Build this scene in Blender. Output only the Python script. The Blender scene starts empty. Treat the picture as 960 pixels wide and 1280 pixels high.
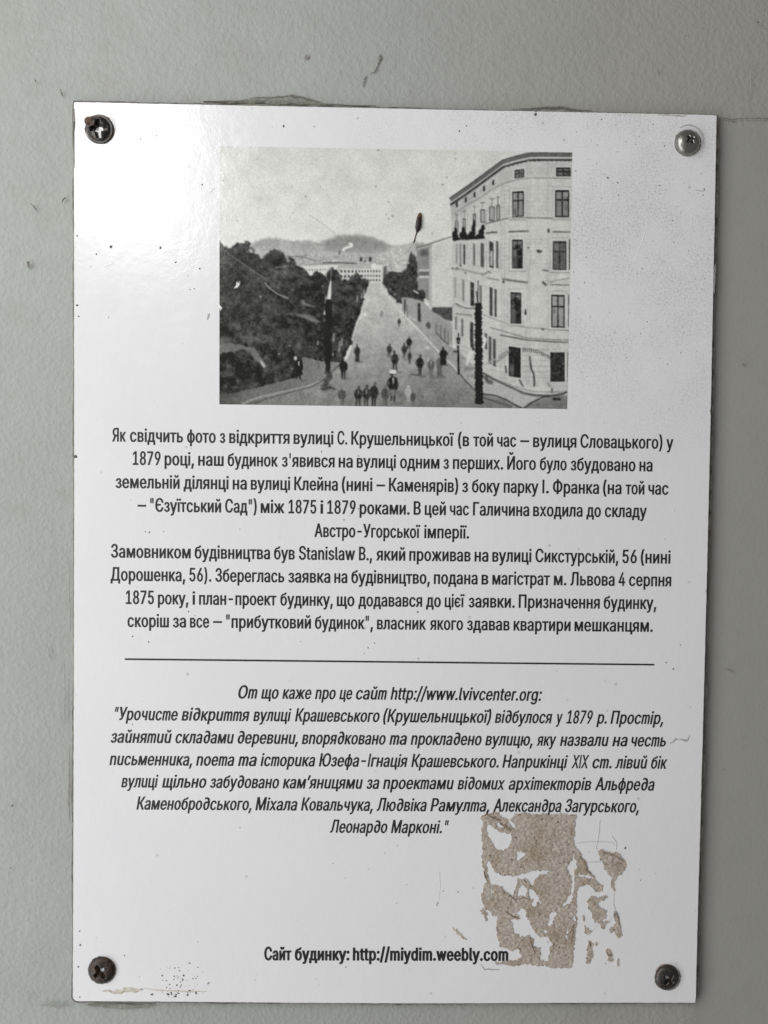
import bpy, math, random
import numpy as np
from mathutils import Vector, Matrix
from mathutils.geometry import tessellate_polygon, delaunay_2d_cdt

random.seed(7)
rng = np.random.default_rng(11)
scene = bpy.context.scene
COL = scene.collection
R = math.radians

# ------------------------------------------------------------------ camera
Z0 = 1.5                                   # height of the middle of the sheet above the pavement
cam_d = bpy.data.cameras.new('camera')
cam_d.sensor_fit = 'HORIZONTAL'
cam_d.sensor_width = 36.0
cam_d.lens = 36.0
cam_d.clip_start = 0.01
cam_d.clip_end = 50.0
cam = bpy.data.objects.new('camera', cam_d)
COL.objects.link(cam)
RW = Matrix(((0.9998023680, -0.0156253299, 0.0122912176),
             (0.0118609730, -0.0273357833, -0.9995559375),
             (0.0159543814, 0.9995041791, -0.0271450492)))
M = Matrix((RW[0], -RW[1], -RW[2])).transposed().to_4x4()
M.translation = Vector((-0.0068014, -0.2537490, Z0 + 0.0235504))
cam.matrix_world = M
scene.camera = cam

# ------------------------------------------------------------------ light: dim even world and two added lamps out of view
world = bpy.data.worlds.new('World')
scene.world = world
world.use_nodes = True
bg = world.node_tree.nodes['Background']
bg.inputs['Color'].default_value = (1.0, 0.985, 0.96, 1)
bg.inputs['Strength'].default_value = 0.19


def area(name, loc, target, sx, sy, power, color, spread=180):
    l = bpy.data.lights.new(name, 'AREA')
    l.shape = 'RECTANGLE'
    l.size = sx
    l.size_y = sy
    l.energy = power
    l.color = color
    l.spread = R(spread)
    o = bpy.data.objects.new(name, l)
    COL.objects.link(o)
    o.location = loc
    d = Vector(target) - Vector(loc)
    o.rotation_euler = d.to_track_quat('-Z', 'Y').to_euler()
    return o


area('left_falloff_lamp', (-0.50, -0.34, Z0 - 0.08), (0.0, 0.0, Z0 - 0.04), 0.30, 1.5, 5.5, (0.992, 0.997, 1.0))  # added unseen strip lamp, for the fall-off from left to right
area('corner_glare_lamp', (-0.201, -0.37, Z0 + 0.279), (-0.09, 0.0, Z0 + 0.11), 0.100, 0.115, 0.52, (1.0, 0.995, 0.98))  # added unseen lamp, its reflection makes the upper-left glare

scene.view_settings.view_transform = 'Standard'
scene.view_settings.look = 'None'
scene.view_settings.exposure = 0.0
scene.view_settings.gamma = 1.0
scene.view_settings.use_curve_mapping = False
scene.cycles.max_bounces = 6

# ------------------------------------------------------------------ image coordinates
# The layout of the print is given on a 960 x 1280 image, in pixels read off it; SH maps it onto the
# plane of the panel (x right, z up, metres from the panel's middle).
def _homog():
    src = [(92.3, 126.8), (896.5, 142.0), (869.3, 1254.0), (90.3, 1253.5)]
    dst = [(-.105, .1485), (.105, .1485), (.105, -.1485), (-.105, -.1485)]
    A, b = [], []
    for (x, y), (u, v) in zip(src, dst):
        A.append([x, y, 1, 0, 0, 0, -u * x, -u * y]); b.append(u)
        A.append([0, 0, 0, x, y, 1, -v * x, -v * y]); b.append(v)
    h = np.linalg.solve(np.array(A), np.array(b))
    return np.append(h, 1).reshape(3, 3)


SH = _homog()
SHI = np.linalg.inv(SH)


def P(x, y):
    w = SH[2, 0] * x + SH[2, 1] * y + SH[2, 2]
    return ((SH[0, 0] * x + SH[0, 1] * y + SH[0, 2]) / w, (SH[1, 0] * x + SH[1, 1] * y + SH[1, 2]) / w)


def P3(x, y, off=0.0):
    u, v = P(x, y)
    return (u, -off, v + Z0)


CAMX, CAMD, CAMZ = -0.0068014, 0.2537490, 0.0235504


def PD(x, y, depth):
    """the same image point cast from the camera onto a surface lying deeper than the sheet's face"""
    u, v = P(x, y)
    k = (CAMD + depth) / CAMD
    return CAMX + (u - CAMX) * k, CAMZ + (v - CAMZ) * k


PX = 0.000262                                # one image pixel in metres, about


# ------------------------------------------------------------------ object helpers
def mesh(name, verts, faces, mat=None, parent=None, smooth=False):
    me = bpy.data.meshes.new(name)
    me.from_pydata([tuple(v) for v in verts], [], [tuple(f) for f in faces])
    me.update()
    if smooth:
        me.polygons.foreach_set('use_smooth', [True] * len(me.polygons))
    if mat:
        me.materials.append(mat)
    o = bpy.data.objects.new(name, me)
    COL.objects.link(o)
    if parent:
        o.parent = parent
        o.matrix_parent_inverse = parent.matrix_world.inverted()
    return o


def empty(name, loc, label, cat, group=None):
    o = bpy.data.objects.new(name, None)
    COL.objects.link(o)
    o.empty_display_size = 0.01
    o.location = loc
    o['label'] = label
    o['category'] = cat
    if group:
        o['group'] = group
    o.matrix_world = Matrix.Translation(loc)
    return o


class NT:
    def __init__(self, name):
        self.m = bpy.data.materials.new(name)
        self.m.use_nodes = True
        self.t = self.m.node_tree
        self.b = self.t.nodes['Principled BSDF']
        self.tc = self.n('ShaderNodeTexCoord')

    def n(self, typ, **kw):
        nd = self.t.nodes.new(typ)
        for k, v in kw.items():
            setattr(nd, k, v)
        return nd

    def l(self, a, b):
        self.t.links.new(a, b)

    def noise(self, scale, detail=2, rough=0.5, vec=None, dist=0.0):
        nd = self.n('ShaderNodeTexNoise')
        nd.inputs['Scale'].default_value = scale
        nd.inputs['Detail'].default_value = detail
        nd.inputs['Roughness'].default_value = rough
        nd.inputs['Distortion'].default_value = dist
        self.l(vec or self.tc.outputs['Object'], nd.inputs['Vector'])
        return nd.outputs['Fac']

    def ramp(self, fac, *stops):
        nd = self.n('ShaderNodeValToRGB')
        e = nd.color_ramp.elements
        while len(e) < len(stops):
            e.new(0.5)
        for el, (p, c) in zip(e, stops):
            el.position = p
            el.color = (c, c, c, 1) if isinstance(c, (int, float)) else (*c, 1)
        self.l(fac, nd.inputs['Fac'])
        return nd.outputs['Color']

    def mix(self, fac, a, b, mode='MIX'):
        nd = self.n('ShaderNodeMix', data_type='RGBA', blend_type=mode)
        for v, i in ((fac, 0), (a, 6), (b, 7)):
            if isinstance(v, (int, float)):
                nd.inputs[i].default_value = v if i == 0 else (v, v, v, 1)
            elif isinstance(v, tuple):
                nd.inputs[i].default_value = (*v, 1)
            else:
                self.l(v, nd.inputs[i])
        return nd.outputs[2]

    def math(self, op, a, b=None, clamp=False):
        nd = self.n('ShaderNodeMath', operation=op, use_clamp=clamp)
        for v, i in ((a, 0), (b, 1)):
            if v is None:
                continue
            if isinstance(v, (int, float)):
                nd.inputs[i].default_value = v
            else:
                self.l(v, nd.inputs[i])
        return nd.outputs[0]

    def smooth(self, v, lo, hi):
        nd = self.n('ShaderNodeMapRange', interpolation_type='SMOOTHSTEP')
        nd.inputs['From Min'].default_value = lo
        nd.inputs['From Max'].default_value = hi
        self.l(v, nd.inputs['Value'])
        return nd.outputs['Result']

    def bump(self, h, dist, strength=1.0, prev=None):
        nd = self.n('ShaderNodeBump')
        nd.inputs['Distance'].default_value = dist
        nd.inputs['Strength'].default_value = strength
        self.l(h, nd.inputs['Height'])
        if prev is not None:
            self.l(prev, nd.inputs['Normal'])
        return nd.outputs['Normal']

    def xyz(self):
        s = self.n('ShaderNodeSeparateXYZ')
        self.l(self.tc.outputs['Object'], s.inputs[0])
        return s.outputs

    def base(self, c):
        if isinstance(c, tuple):
            self.b.inputs['Base Color'].default_value = (*c, 1)
        else:
            self.l(c, self.b.inputs['Base Color'])

    def rough(self, r):
        if isinstance(r, (int, float)):
            self.b.inputs['Roughness'].default_value = r
        else:
            self.l(r, self.b.inputs['Roughness'])

    def metal(self, v):
        self.b.inputs['Metallic'].default_value = v

    def nrm(self, n):
        self.l(n, self.b.inputs['Normal'])


# ------------------------------------------------------------------ materials
def film_nodes(t):
    """relief and gloss of the laminate film, shared by bare panel and print"""
    fine = t.noise(1500, 3, 0.6)
    mid = t.noise(260, 3, 0.55)
    broad = t.noise(22, 2, 0.5)
    n1 = t.bump(broad, 0.0008, 0.35)
    n2 = t.bump(mid, 0.00011, 0.7, n1)
    n3 = t.bump(fine, 0.00003, 0.55, n2)
    t.nrm(n3)
    blotch = t.noise(95, 4, 0.65)
    t.rough(t.ramp(blotch, (0.30, 0.155), (0.50, 0.20), (0.70, 0.29)))


def mat_panel():
    t = NT('laminated_white_sheet')
    film_nodes(t)
    x, y, z = t.xyz()
    # faint patchiness of the sheet
    patch = t.noise(18, 4, 0.6)
    col = t.ramp(patch, (0.3, (0.812, 0.806, 0.824)), (0.7, (0.842, 0.838, 0.852)))
    # soot specks: dense in the upper right, sparse elsewhere
    sp = t.noise(1250, 2, 0.7)
    zone_x = t.smooth(x, -0.07, 0.075)
    zone_z = t.smooth(z, Z0 + 0.01, Z0 + 0.085)
    lay = t.noise(45, 3, 0.6)
    zone = t.math('MULTIPLY', t.math('MULTIPLY', zone_x, zone_z), t.math('ADD', 0.35, t.math('MULTIPLY', t.smooth(lay, 0.34, 0.62), 0.65)))
    thr = t.math('SUBTRACT', 0.76, t.math('MULTIPLY', zone, 0.20))
    k = t.math('MULTIPLY', t.math('SUBTRACT', sp, thr), 9.0, True)
    k = t.math('MULTIPLY', k, 0.50)
    col = t.mix(k, col, (0.27, 0.255, 0.235))
    # fine salt-and-pepper grain in the same zone
    gr = t.noise(1500, 3, 0.65)
    g = t.math('MULTIPLY', t.smooth(gr, 0.36, 0.74), t.math('MULTIPLY', zone, 0.46))
    col = t.mix(g, col, (0.36, 0.345, 0.325))
    # rare isolated dots everywhere
    v = t.n('ShaderNodeTexVoronoi')
    v.inputs['Scale'].default_value = 150
    t.l(t.tc.outputs['Object'], v.inputs['Vector'])
    d = t.math('SUBTRACT', 1.0, t.smooth(v.outputs['Distance'], 0.04, 0.11))
    sel = t.smooth(t.noise(60, 2), 0.50, 0.62)
    col = t.mix(t.math('MULTIPLY', t.math('MULTIPLY', d, sel), 0.40), col, (0.30, 0.28, 0.25))
    t.base(col)
    return t.m


def mat_print():
    t = NT('printed_photograph')
    film_nodes(t)
    a = t.n('ShaderNodeAttribute', attribute_name='ink')
    grain = t.noise(1900, 2, 0.6)
    col = t.mix(1.0, a.outputs['Color'], t.ramp(grain, (0.3, 0.90), (0.7, 1.08)), 'MULTIPLY')
    x, y, z = t.xyz()
    k = t.smooth(t.noise(1300, 2, 0.7), 0.60, 0.72)
    col = t.mix(t.math('MULTIPLY', k, t.math('MULTIPLY', t.smooth(x, -0.07, 0.06), 0.30)), col, (0.25, 0.24, 0.22))
    t.base(col)
    return t.m


def mat_ink():
    t = NT('black_ink')
    n = t.noise(900, 3, 0.6)
    t.base(t.ramp(n, (0.35, (0.012, 0.012, 0.013)), (0.7, (0.026, 0.025, 0.026))))
    t.rough(0.45)
    return t.m


def mat_side():
    t = NT('grimy_panel_edge')
    n = t.noise(420, 4, 0.7)
    t.base(t.ramp(n, (0.35, (0.10, 0.095, 0.085)), (0.6, (0.34, 0.33, 0.31))))
    t.rough(0.6)
    return t.m


def mat_wall():
    t = NT('grey_painted_plaster')
    x, y, z = t.xyz()
    big = t.noise(9, 4, 0.6)
    col = t.ramp(big, (0.3, (0.352, 0.364, 0.340)), (0.7, (0.395, 0.405, 0.382)))
    # smoother, darker patch painted right of the panel under the seam
    px = t.smooth(x, 0.1035, 0.1075)
    pz = t.math('SUBTRACT', 1.0, t.smooth(z, Z0 + 0.1448, Z0 + 0.1468))
    patch = t.math('MULTIPLY', px, pz)
    warm = t.math('MULTIPLY', t.smooth(x, -0.02, 0.11), 0.65)
    col = t.mix(warm, col, (0.352, 0.335, 0.300))
    col = t.mix(t.math('MULTIPLY', patch, 0.45), col, (0.325, 0.328, 0.312))
    col = t.mix(t.math('MULTIPLY', t.smooth(t.noise(38, 4, 0.65), 0.50, 0.72), 0.30), col, (0.315, 0.312, 0.285))
    # dirt round the panel's edge
    grime = t.smooth(t.noise(130, 4, 0.65), 0.56, 0.78)
    col = t.mix(t.math('MULTIPLY', grime, 0.22), col, (0.25, 0.24, 0.21))
    pin = t.smooth(t.noise(700, 2, 0.6), 0.70, 0.78)
    col = t.mix(t.math('MULTIPLY', pin, 0.45), col, (0.17, 0.165, 0.15))
    t.base(col)
    # roller stipple
    st = t.noise(640, 2, 0.5)
    md = t.noise(190, 2, 0.5)
    fl = t.noise(2600, 2, 0.5)
    amp = t.math('SUBTRACT', 1.0, t.math('MULTIPLY', patch, 0.70))
    h = t.math('MULTIPLY', t.math('ADD', t.smooth(st, 0.36, 0.70), t.math('MULTIPLY', md, 0.7)), amp)
    n1 = t.bump(t.noise(26, 3), 0.0016, 0.5)
    n2 = t.bump(h, 0.00015, 0.50, n1)
    n3 = t.bump(fl, 0.00004, 0.5, n2)
    t.nrm(n3)
    t.rough(t.ramp(md, (0.3, 0.50), (0.7, 0.66)))
    t.b.inputs['Specular IOR Level'].default_value = 0.35
    return t.m


def mat_simple(name, c, r=0.6, metal=0.0, var=0.15, scale=600, bump=0.0):
    t = NT(name)
    n = t.noise(scale, 3, 0.6)
    lo = tuple(v * (1 - var) for v in c)
    hi = tuple(min(1, v * (1 + var)) for v in c)
    t.base(t.ramp(n, (0.3, lo), (0.7, hi)))
    t.rough(r)
    t.metal(metal)
    if bump:
        t.nrm(t.bump(n, bump, 0.8))
    return t.m


def mat_paper():
    t = NT('torn_backing_paper')
    fib = t.noise(1100, 4, 0.7)
    broad = t.noise(130, 3, 0.6)
    col = t.ramp(fib, (0.22, (0.190, 0.158, 0.122)), (0.42, (0.415, 0.358, 0.305)), (0.6, (0.550, 0.488, 0.430)), (0.82, (0.76, 0.72, 0.67)))
    col = t.mix(t.smooth(broad, 0.42, 0.72), col, t.mix(1.0, col, (0.80, 0.74, 0.66), 'MULTIPLY'))
    dots = t.smooth(t.noise(800, 1, 0.5), 0.66, 0.74)
    col = t.mix(t.math('MULTIPLY', dots, 0.7), col, (0.09, 0.07, 0.05))
    t.base(col)
    t.rough(0.9)
    t.b.inputs['Specular IOR Level'].default_value = 0.2
    t.nrm(t.bump(broad, 0.0003, 0.5, t.bump(fib, 0.00018, 0.9)))
    return t.m


def mat_screw(name, c, r, rust):
    t = NT(name)
    n = t.noise(650, 4, 0.65)
    m = t.smooth(n, 0.62 - rust * 0.25, 0.74 - rust * 0.2)
    t.base(t.mix(m, c, (0.085, 0.050, 0.034)))
    rr = t.n('ShaderNodeMapRange')
    rr.inputs['To Min'].default_value = r
    rr.inputs['To Max'].default_value = 0.75
    t.l(m, rr.inputs['Value'])
    t.rough(rr.outputs['Result'])
    mm = t.n('ShaderNodeMapRange')
    mm.inputs['To Min'].default_value = 1.0
    mm.inputs['To Max'].default_value = 0.2
    t.l(m, mm.inputs['Value'])
    t.l(mm.outputs['Result'], t.b.inputs['Metallic'])
    t.nrm(t.bump(n, 0.00010, 0.7))
    return t.m


M_PANEL, M_PRINT, M_INK, M_SIDE, M_WALL, M_PAPER = mat_panel(), mat_print(), mat_ink(), mat_side(), mat_wall(), mat_paper()
M_GAP_SHADE_RIM = mat_simple('gap_shade_and_rim_grey', (0.19, 0.182, 0.165), 0.9, var=.6, scale=300)  # gap shadow put into the tone, along with the panel's grey rim
M_DIRT = mat_simple('dark_dirt', (0.115, 0.105, 0.088), 0.85, var=.5, scale=900)
M_CRACK_SHADE = mat_simple('crack_grime_contact_shade', (0.175, 0.168, 0.142), 0.9, var=0.4)  # also paints the contact shade round the screw heads
M_SCUFF = mat_simple('grey_scuff', (0.42, 0.41, 0.40), 0.7)
M_WHITE = mat_simple('bare_white_chip', (0.95, 0.95, 0.95), 0.25)
M_THREAD = mat_simple('pale_thread', (0.64, 0.625, 0.615), 0.8)
M_GLUE = mat_simple('dried_beige_glue', (0.60, 0.56, 0.48), 0.8, bump=0.0001)
M_FAINT = mat_simple('faint_grey_stain', (0.275, 0.268, 0.245), 0.9, var=.2)
M_FAINT_L = mat_simple('pale_grey_scratch', (0.44, 0.43, 0.39), 0.9)
M_FILL = mat_simple('greenish_filler', (0.27, 0.275, 0.235), 0.8, bump=0.0003, scale=900)

# ------------------------------------------------------------------ the wall
WY = 0.0027                                   # plaster face behind the panel
def build_wall():
    nx, nz = 160, 160
    xs = np.concatenate([[-1.6], np.linspace(-0.22, 0.22, nx), [1.6]])
    zs = np.concatenate([[Z0 - 1.5], np.linspace(Z0 - 0.26, Z0 + 0.26, nz), [Z0 + 1.5]])
    X, Zg = np.meshgrid(xs, zs)
    Y = np.full_like(X, WY)
    for i in range(7):
        a, b, ph = rng.uniform(8, 30), rng.uniform(8, 30), rng.uniform(0, 6.3)
        Y += 0.00022 / (1 + i * 0.4) * np.sin(a * X + b * Zg + ph)
    # recoated patch right of the panel, lying a little deeper, with a soft edge at the seam
    s = 1 / (1 + np.exp(-(X - 0.1062) / 0.0006)) / (1 + np.exp((Zg - (Z0 + 0.1452)) / 0.0005))
    Y += s * 0.00035
    V = np.stack([X, Y, Zg], -1).reshape(-1, 3)
    w = len(xs)
    F = [(j * w + i, j * w + i + 1, (j + 1) * w + i + 1, (j + 1) * w + i) for j in range(len(zs) - 1) for i in range(w - 1)]
    o = mesh('wall', V, F, M_WALL, smooth=True)
    # real thickness behind
    d = 0.30
    V2 = [(-1.6, WY + 0.002, 0), (1.6, WY + 0.002, 0), (1.6, WY + 0.002, 3), (-1.6, WY + 0.002, 3),
          (-1.6, WY + d, 0), (1.6, WY + d, 0), (1.6, WY + d, 3), (-1.6, WY + d, 3)]
    F2 = [(4, 7, 6, 5), (0, 4, 5, 1), (3, 2, 6, 7), (0, 3, 7, 4), (1, 5, 6, 2)]
    mesh('masonry', V2, F2, M_WALL, o)
    o['kind'] = 'structure'
    return o


wall = build_wall()


def ribbon(pts, widths, y, jitter=0.15, sub=5, relief=0.00006, seed=0):
    """uneven little ridge or smear laid along a line of image points on the plane at depth y (towards the viewer: smaller)"""
    rr = random.Random(seed)
    P2 = []
    for i in range(len(pts) - 1):
        for k in range(sub):
            t = k / sub
            P2.append(((pts[i][0] * (1 - t) + pts[i + 1][0] * t), (pts[i][1] * (1 - t) + pts[i + 1][1] * t),
                       widths[i] * (1 - t) + widths[i + 1] * t))
    P2.append((*pts[-1], widths[-1]))
    V, F = [], []
    n = len(P2)
    for i, (x, yy, w) in enumerate(P2):
        a = P2[max(0, i - 1)]
        b = P2[min(n - 1, i + 1)]
        dx, dy = b[0] - a[0], b[1] - a[1]
        L = math.hypot(dx, dy) or 1
        nx_, ny_ = -dy / L, dx / L
        j = rr.uniform(-jitter, jitter) * w
        w1 = w * 0.5 * rr.uniform(0.6, 1.3)
        w2 = w * 0.5 * rr.uniform(0.6, 1.3)
        for off, h in ((w1 + j, 0), (j, relief), (-w2 + j, 0)):
            u, v = PD(x + nx_ * off, yy + ny_ * off, max(0.0, y))
            V.append((u, y - h, v + Z0))
    for i in range(n - 1):
        for k in range(2):
            F.append((3 * i + k, 3 * i + 3 + k, 3 * i + 4 + k, 3 * i + 1 + k))
    return V, F


def wall_mark(name, pts, widths, mat, seed, relief=0.0001, jitter=0.4, lift=0.0009):
    V, F = ribbon(pts, widths, WY - lift, jitter=jitter, relief=relief, seed=seed)
    return mesh(name, V, F, mat, wall)


wall_mark('hairline_crack', [(313, 123.2), (322, 121.5), (338, 121.8), (352, 121), (366, 119.2), (378, 121.5), (392, 125), (404, 130), (424, 130.5), (445, 132)], [0.7, 1.6, 1.5, 1.9, 2.0, 1.4, 2.0, 1.8, 1.1, .5], M_CRACK_SHADE, 1)
wall_mark('filler_ridge', [(255, 127.5), (290, 127), (330, 126.2), (365, 125.5), (385, 127.5), (408, 131.5), (470, 133)], [1, 4, 6.5, 7.5, 6.5, 3.5, 1], M_FILL, 2, relief=0.0006, jitter=0.1, lift=0.0008)
wall_mark('filler_ridge', [(640, 136.4), (668, 135), (690, 133.6), (704, 133.4), (714, 135.6), (740, 138)], [.6, 1.4, 2.4, 2.6, 1.6, .8], M_CRACK_SHADE, 3)
wall_mark('chipped_mark', [(474, 68), (475, 74), (472, 81)], [2.4, 3.6, 2.0], M_FAINT, 4)
wall_mark('hairline_crack', [(476, 68.5), (477.5, 74)], [.8, 1.2], M_CRACK_SHADE, 104)
wall_mark('hairline_crack', [(472, 82), (469, 89), (463.5, 91.5)], [1.2, 1.6, .8], M_CRACK_SHADE, 204)
wall_mark('chipped_mark', [(457, 94), (455.5, 101), (454, 108)], [1.8, 2.4, 1.2], M_FAINT, 304)
wall_mark('hairline_crack', [(898, 146), (908, 147.3), (915, 149), (921, 147.8), (938, 147), (953, 147.3), (975, 145.5)], [.8, 1.0, 1.8, .9, .7, 1.3, .9], M_CRACK_SHADE, 6)
wall_mark('dirt_mark', [(76, 112), (77.5, 117), (78.6, 121)], [1.2, 1.6, .8], M_CRACK_SHADE, 7)
wall_mark('dirt_mark', [(78, 253), (80, 249.5), (83.5, 247.5)], [1.0, 2.0, 1.0], M_DIRT, 8)
wall_mark('dirt_mark', [(39, 255), (43, 258), (46, 264)], [1.0, 1.8, 1.2], M_CRACK_SHADE, 9)
wall_mark('dirt_mark', [(34.5, 328), (37, 331), (36.5, 335)], [3.0, 4.8, 1.8], M_CRACK_SHADE, 10)
wall_mark('dirt_mark', [(381, 70.5), (385, 72.5)], [5.2, 4.2], M_FAINT, 11)
wall_mark('dirt_mark', [(45, 100), (45.6, 103)], [1.3, 1.0], M_DIRT, 12)
wall_mark('dirt_mark', [(947, 25.5), (948.4, 28)], [2.0, 1.6], M_DIRT, 13)
wall_mark('dirt_mark', [(953, 31), (953.6, 32)], [1.4, 1.0], M_DIRT, 14)
wall_mark('dirt_mark', [(789.5, 90), (790.5, 91.5)], [1.7, 1.4], M_CRACK_SHADE, 15)
wall_mark('dirt_mark', [(822, 89), (823.5, 91)], [3.0, 2.2], M_FAINT, 16)
wall_mark('dirt_mark', [(15, 1007), (16.5, 1009)], [2.8, 2.0], M_CRACK_SHADE, 17)
wall_mark('dirt_mark', [(13.4, 1085), (14, 1087)], [1.6, 1.2], M_CRACK_SHADE, 18)
wall_mark('dirt_mark', [(50, 1188), (50.6, 1189)], [1.8, 1.2], M_CRACK_SHADE, 19)
wall_mark('dirt_mark', [(928.5, 454), (931, 456)], [2.4, 1.6], M_CRACK_SHADE, 20)
wall_mark('dirt_mark', [(903.6, 961), (904.4, 962.5)], [1.5, 1.2], M_CRACK_SHADE, 21)
wall_mark('hairline_crack', [(60, 808), (62.5, 818), (65, 826)], [.5, 1.0, .4], M_FAINT, 22, relief=0.00003)
wall_mark('hairline_crack', [(81, 830), (81.5, 870), (81.5, 905)], [.3, .8, 1.1], M_FAINT, 23, relief=0.00003)
wall_mark('hairline_crack', [(88, 930), (86.5, 965), (86, 1000), (88, 1030)], [.6, 2.2, 2.6, .8], M_FAINT, 123, relief=0.00003)
wall_mark('hairline_crack', [(88, 700), (87.4, 740), (88.4, 790)], [.5, 1.2, .5], M_FAINT, 124, relief=0.00003)
wall_mark('hairline_crack', [(905.5, 836), (912, 836.6), (917.5, 840.5)], [.7, 1.0, .7], M_CRACK_SHADE, 24)
wall_mark('hairline_crack', [(48, 1257), (68, 1258.4), (88, 1257)], [.6, 2.4, 1.6], M_FAINT, 25, relief=0.00003, jitter=.8)
wall_mark('scratch', [(938, 84), (938.4, 108), (937, 122)], [.5, .7, .4], M_FAINT_L, 26, relief=0.00002)
wall_mark('filler_ridge', [(110, 1257), (150, 1259), (190, 1258)], [3, 6, 3], M_FILL, 28, relief=0.0005, jitter=0.1)

# ------------------------------------------------------------------ the plaque
plaque = empty('information_plaque', (0, 0, Z0 - .1485), 'white laminated sheet with an old street photograph and Ukrainian text, screwed to the grey wall', 'plaque')


def outline():
    """edge of the panel in image pixels, clockwise, slightly worn"""
    rr = random.Random(5)
    pts = []

    def side(ax, ay, bx, by, n, bow):
        for i in range(n):
            t = i / n
            x, y = ax + (bx - ax) * t, ay + (by - ay) * t
            dx, dy = bow(t)
            pts.append((x + dx + rr.uniform(-.16, .16), y + dy + rr.uniform(-.16, .16)))
    side(96, 127.0, 893.5, 142.0, 150, lambda t: (0, 0))
    pts.append((895.8, 142.8)); pts.append((896.6, 145))
    side(896.5, 147, 869.6, 1252, 190, lambda t: (1.5 * math.sin(math.pi * min(1, t * 1.1)) + (-.9 if .33 < t < .335 or .29 < t < .292 else 0), 0))
    pts.append((869.0, 1253.6)); pts.append((867.5, 1254.2))
    side(866, 1254.2, 99, 1253.0, 150, lambda t: (0, 1.6 * math.sin(math.pi * t) ** 2))
    pts.extend([(96, 1252.9), (93.4, 1251.8), (91.2, 1249.6), (90.3, 1246)])
    side(90.4, 1243, 92.2, 131, 190, lambda t: (.9 * math.sin(math.pi * t), 0))
    pts.extend([(92.3, 129), (93.4, 127.4)])
    return pts


def build_panel():
    O = [P(x, y) for x, y in outline()]
    n = len(O)
    cx = np.mean([p[0] for p in O]); cz = np.mean([p[1] for p in O])
    V = []

    def ring(inset, y):
        for i, (u, v) in enumerate(O):
            a, b = O[i - 1], O[(i + 1) % n]
            dx, dz = b[0] - a[0], b[1] - a[1]
            L = math.hypot(dx, dz) or 1
            nx_, nz_ = dz / L, -dx / L            # outline runs clockwise seen from the front: this points inwards... flipped below
            if nx_ * (cx - u) + nz_ * (cz - v) < 0:
                nx_, nz_ = -nx_, -nz_
            V.append((u + nx_ * inset, y, v + nz_ * inset + Z0))
    ring(0.00025, 0.0)
    ring(0.00005, 0.00010)
    ring(0.0, 0.00035)
    ring(0.0, 0.0013)
    F, mi = [], []
    tess = tessellate_polygon([[Vector((V[i][0], V[i][2], 0)) for i in range(n)]])
    for a, b, c in tess:
        A, B, C = V[a], V[b], V[c]
        if (B[0] - A[0]) * (C[2] - A[2]) - (B[2] - A[2]) * (C[0] - A[0]) < 0:
            a, c = c, a
        F.append((a, b, c))
    front = mesh('sheet_face', V[:n], F, M_PANEL, plaque)
    F = []
    for r in range(3):
        for i in range(n):
            j = (i + 1) % n
            F.append((r * n + i, (r + 1) * n + i, (r + 1) * n + j, r * n + j))
    F.append(tuple(range(3 * n, 4 * n)))
    side = mesh('panel_edge', V, F, M_SIDE, plaque)
    # added slab whose dark colour stands for the gap shadow, with a grey right rim
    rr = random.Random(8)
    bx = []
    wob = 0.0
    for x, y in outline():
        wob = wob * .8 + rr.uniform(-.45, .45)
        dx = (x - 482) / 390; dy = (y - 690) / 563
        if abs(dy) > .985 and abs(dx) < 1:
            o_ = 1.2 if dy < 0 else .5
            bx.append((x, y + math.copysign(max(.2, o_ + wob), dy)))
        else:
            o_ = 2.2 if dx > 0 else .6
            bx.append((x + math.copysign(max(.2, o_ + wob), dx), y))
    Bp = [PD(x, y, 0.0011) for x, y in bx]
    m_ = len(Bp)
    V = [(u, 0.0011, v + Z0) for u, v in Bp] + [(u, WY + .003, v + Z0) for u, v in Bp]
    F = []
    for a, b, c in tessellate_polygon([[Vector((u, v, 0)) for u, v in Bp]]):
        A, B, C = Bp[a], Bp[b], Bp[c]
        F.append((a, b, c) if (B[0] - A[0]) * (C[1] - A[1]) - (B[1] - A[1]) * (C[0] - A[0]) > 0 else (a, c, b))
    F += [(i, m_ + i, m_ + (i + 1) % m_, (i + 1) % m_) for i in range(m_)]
    mesh('gap_shade_rim', V, F, M_GAP_SHADE_RIM, plaque)
    return front


front = build_panel()

# ------------------------------------------------------------------ raster helpers for the printed photograph
SS = 2.6
IX0, IY0, IX1, IY1 = 272.0, 180.0, 718.0, 514.0
CW, CH = int((IX1 - IX0) * SS), int((IY1 - IY0) * SS)
img = np.zeros((CH, CW), np.float32)


def blur(a, r):
    if r < 0.3:
        return a
    n = int(math.ceil(r * 2.5))
    k = np.exp(-0.5 * (np.arange(-n, n + 1) / r) ** 2)
    k /= k.sum()
    p = np.pad(a, n, mode='edge')
    q = sum(k[i] * p[:, i:i + a.shape[1]] for i in range(2 * n + 1))
    return sum(k[i] * q[i:i + a.shape[0], :] for i in range(2 * n + 1))


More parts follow.
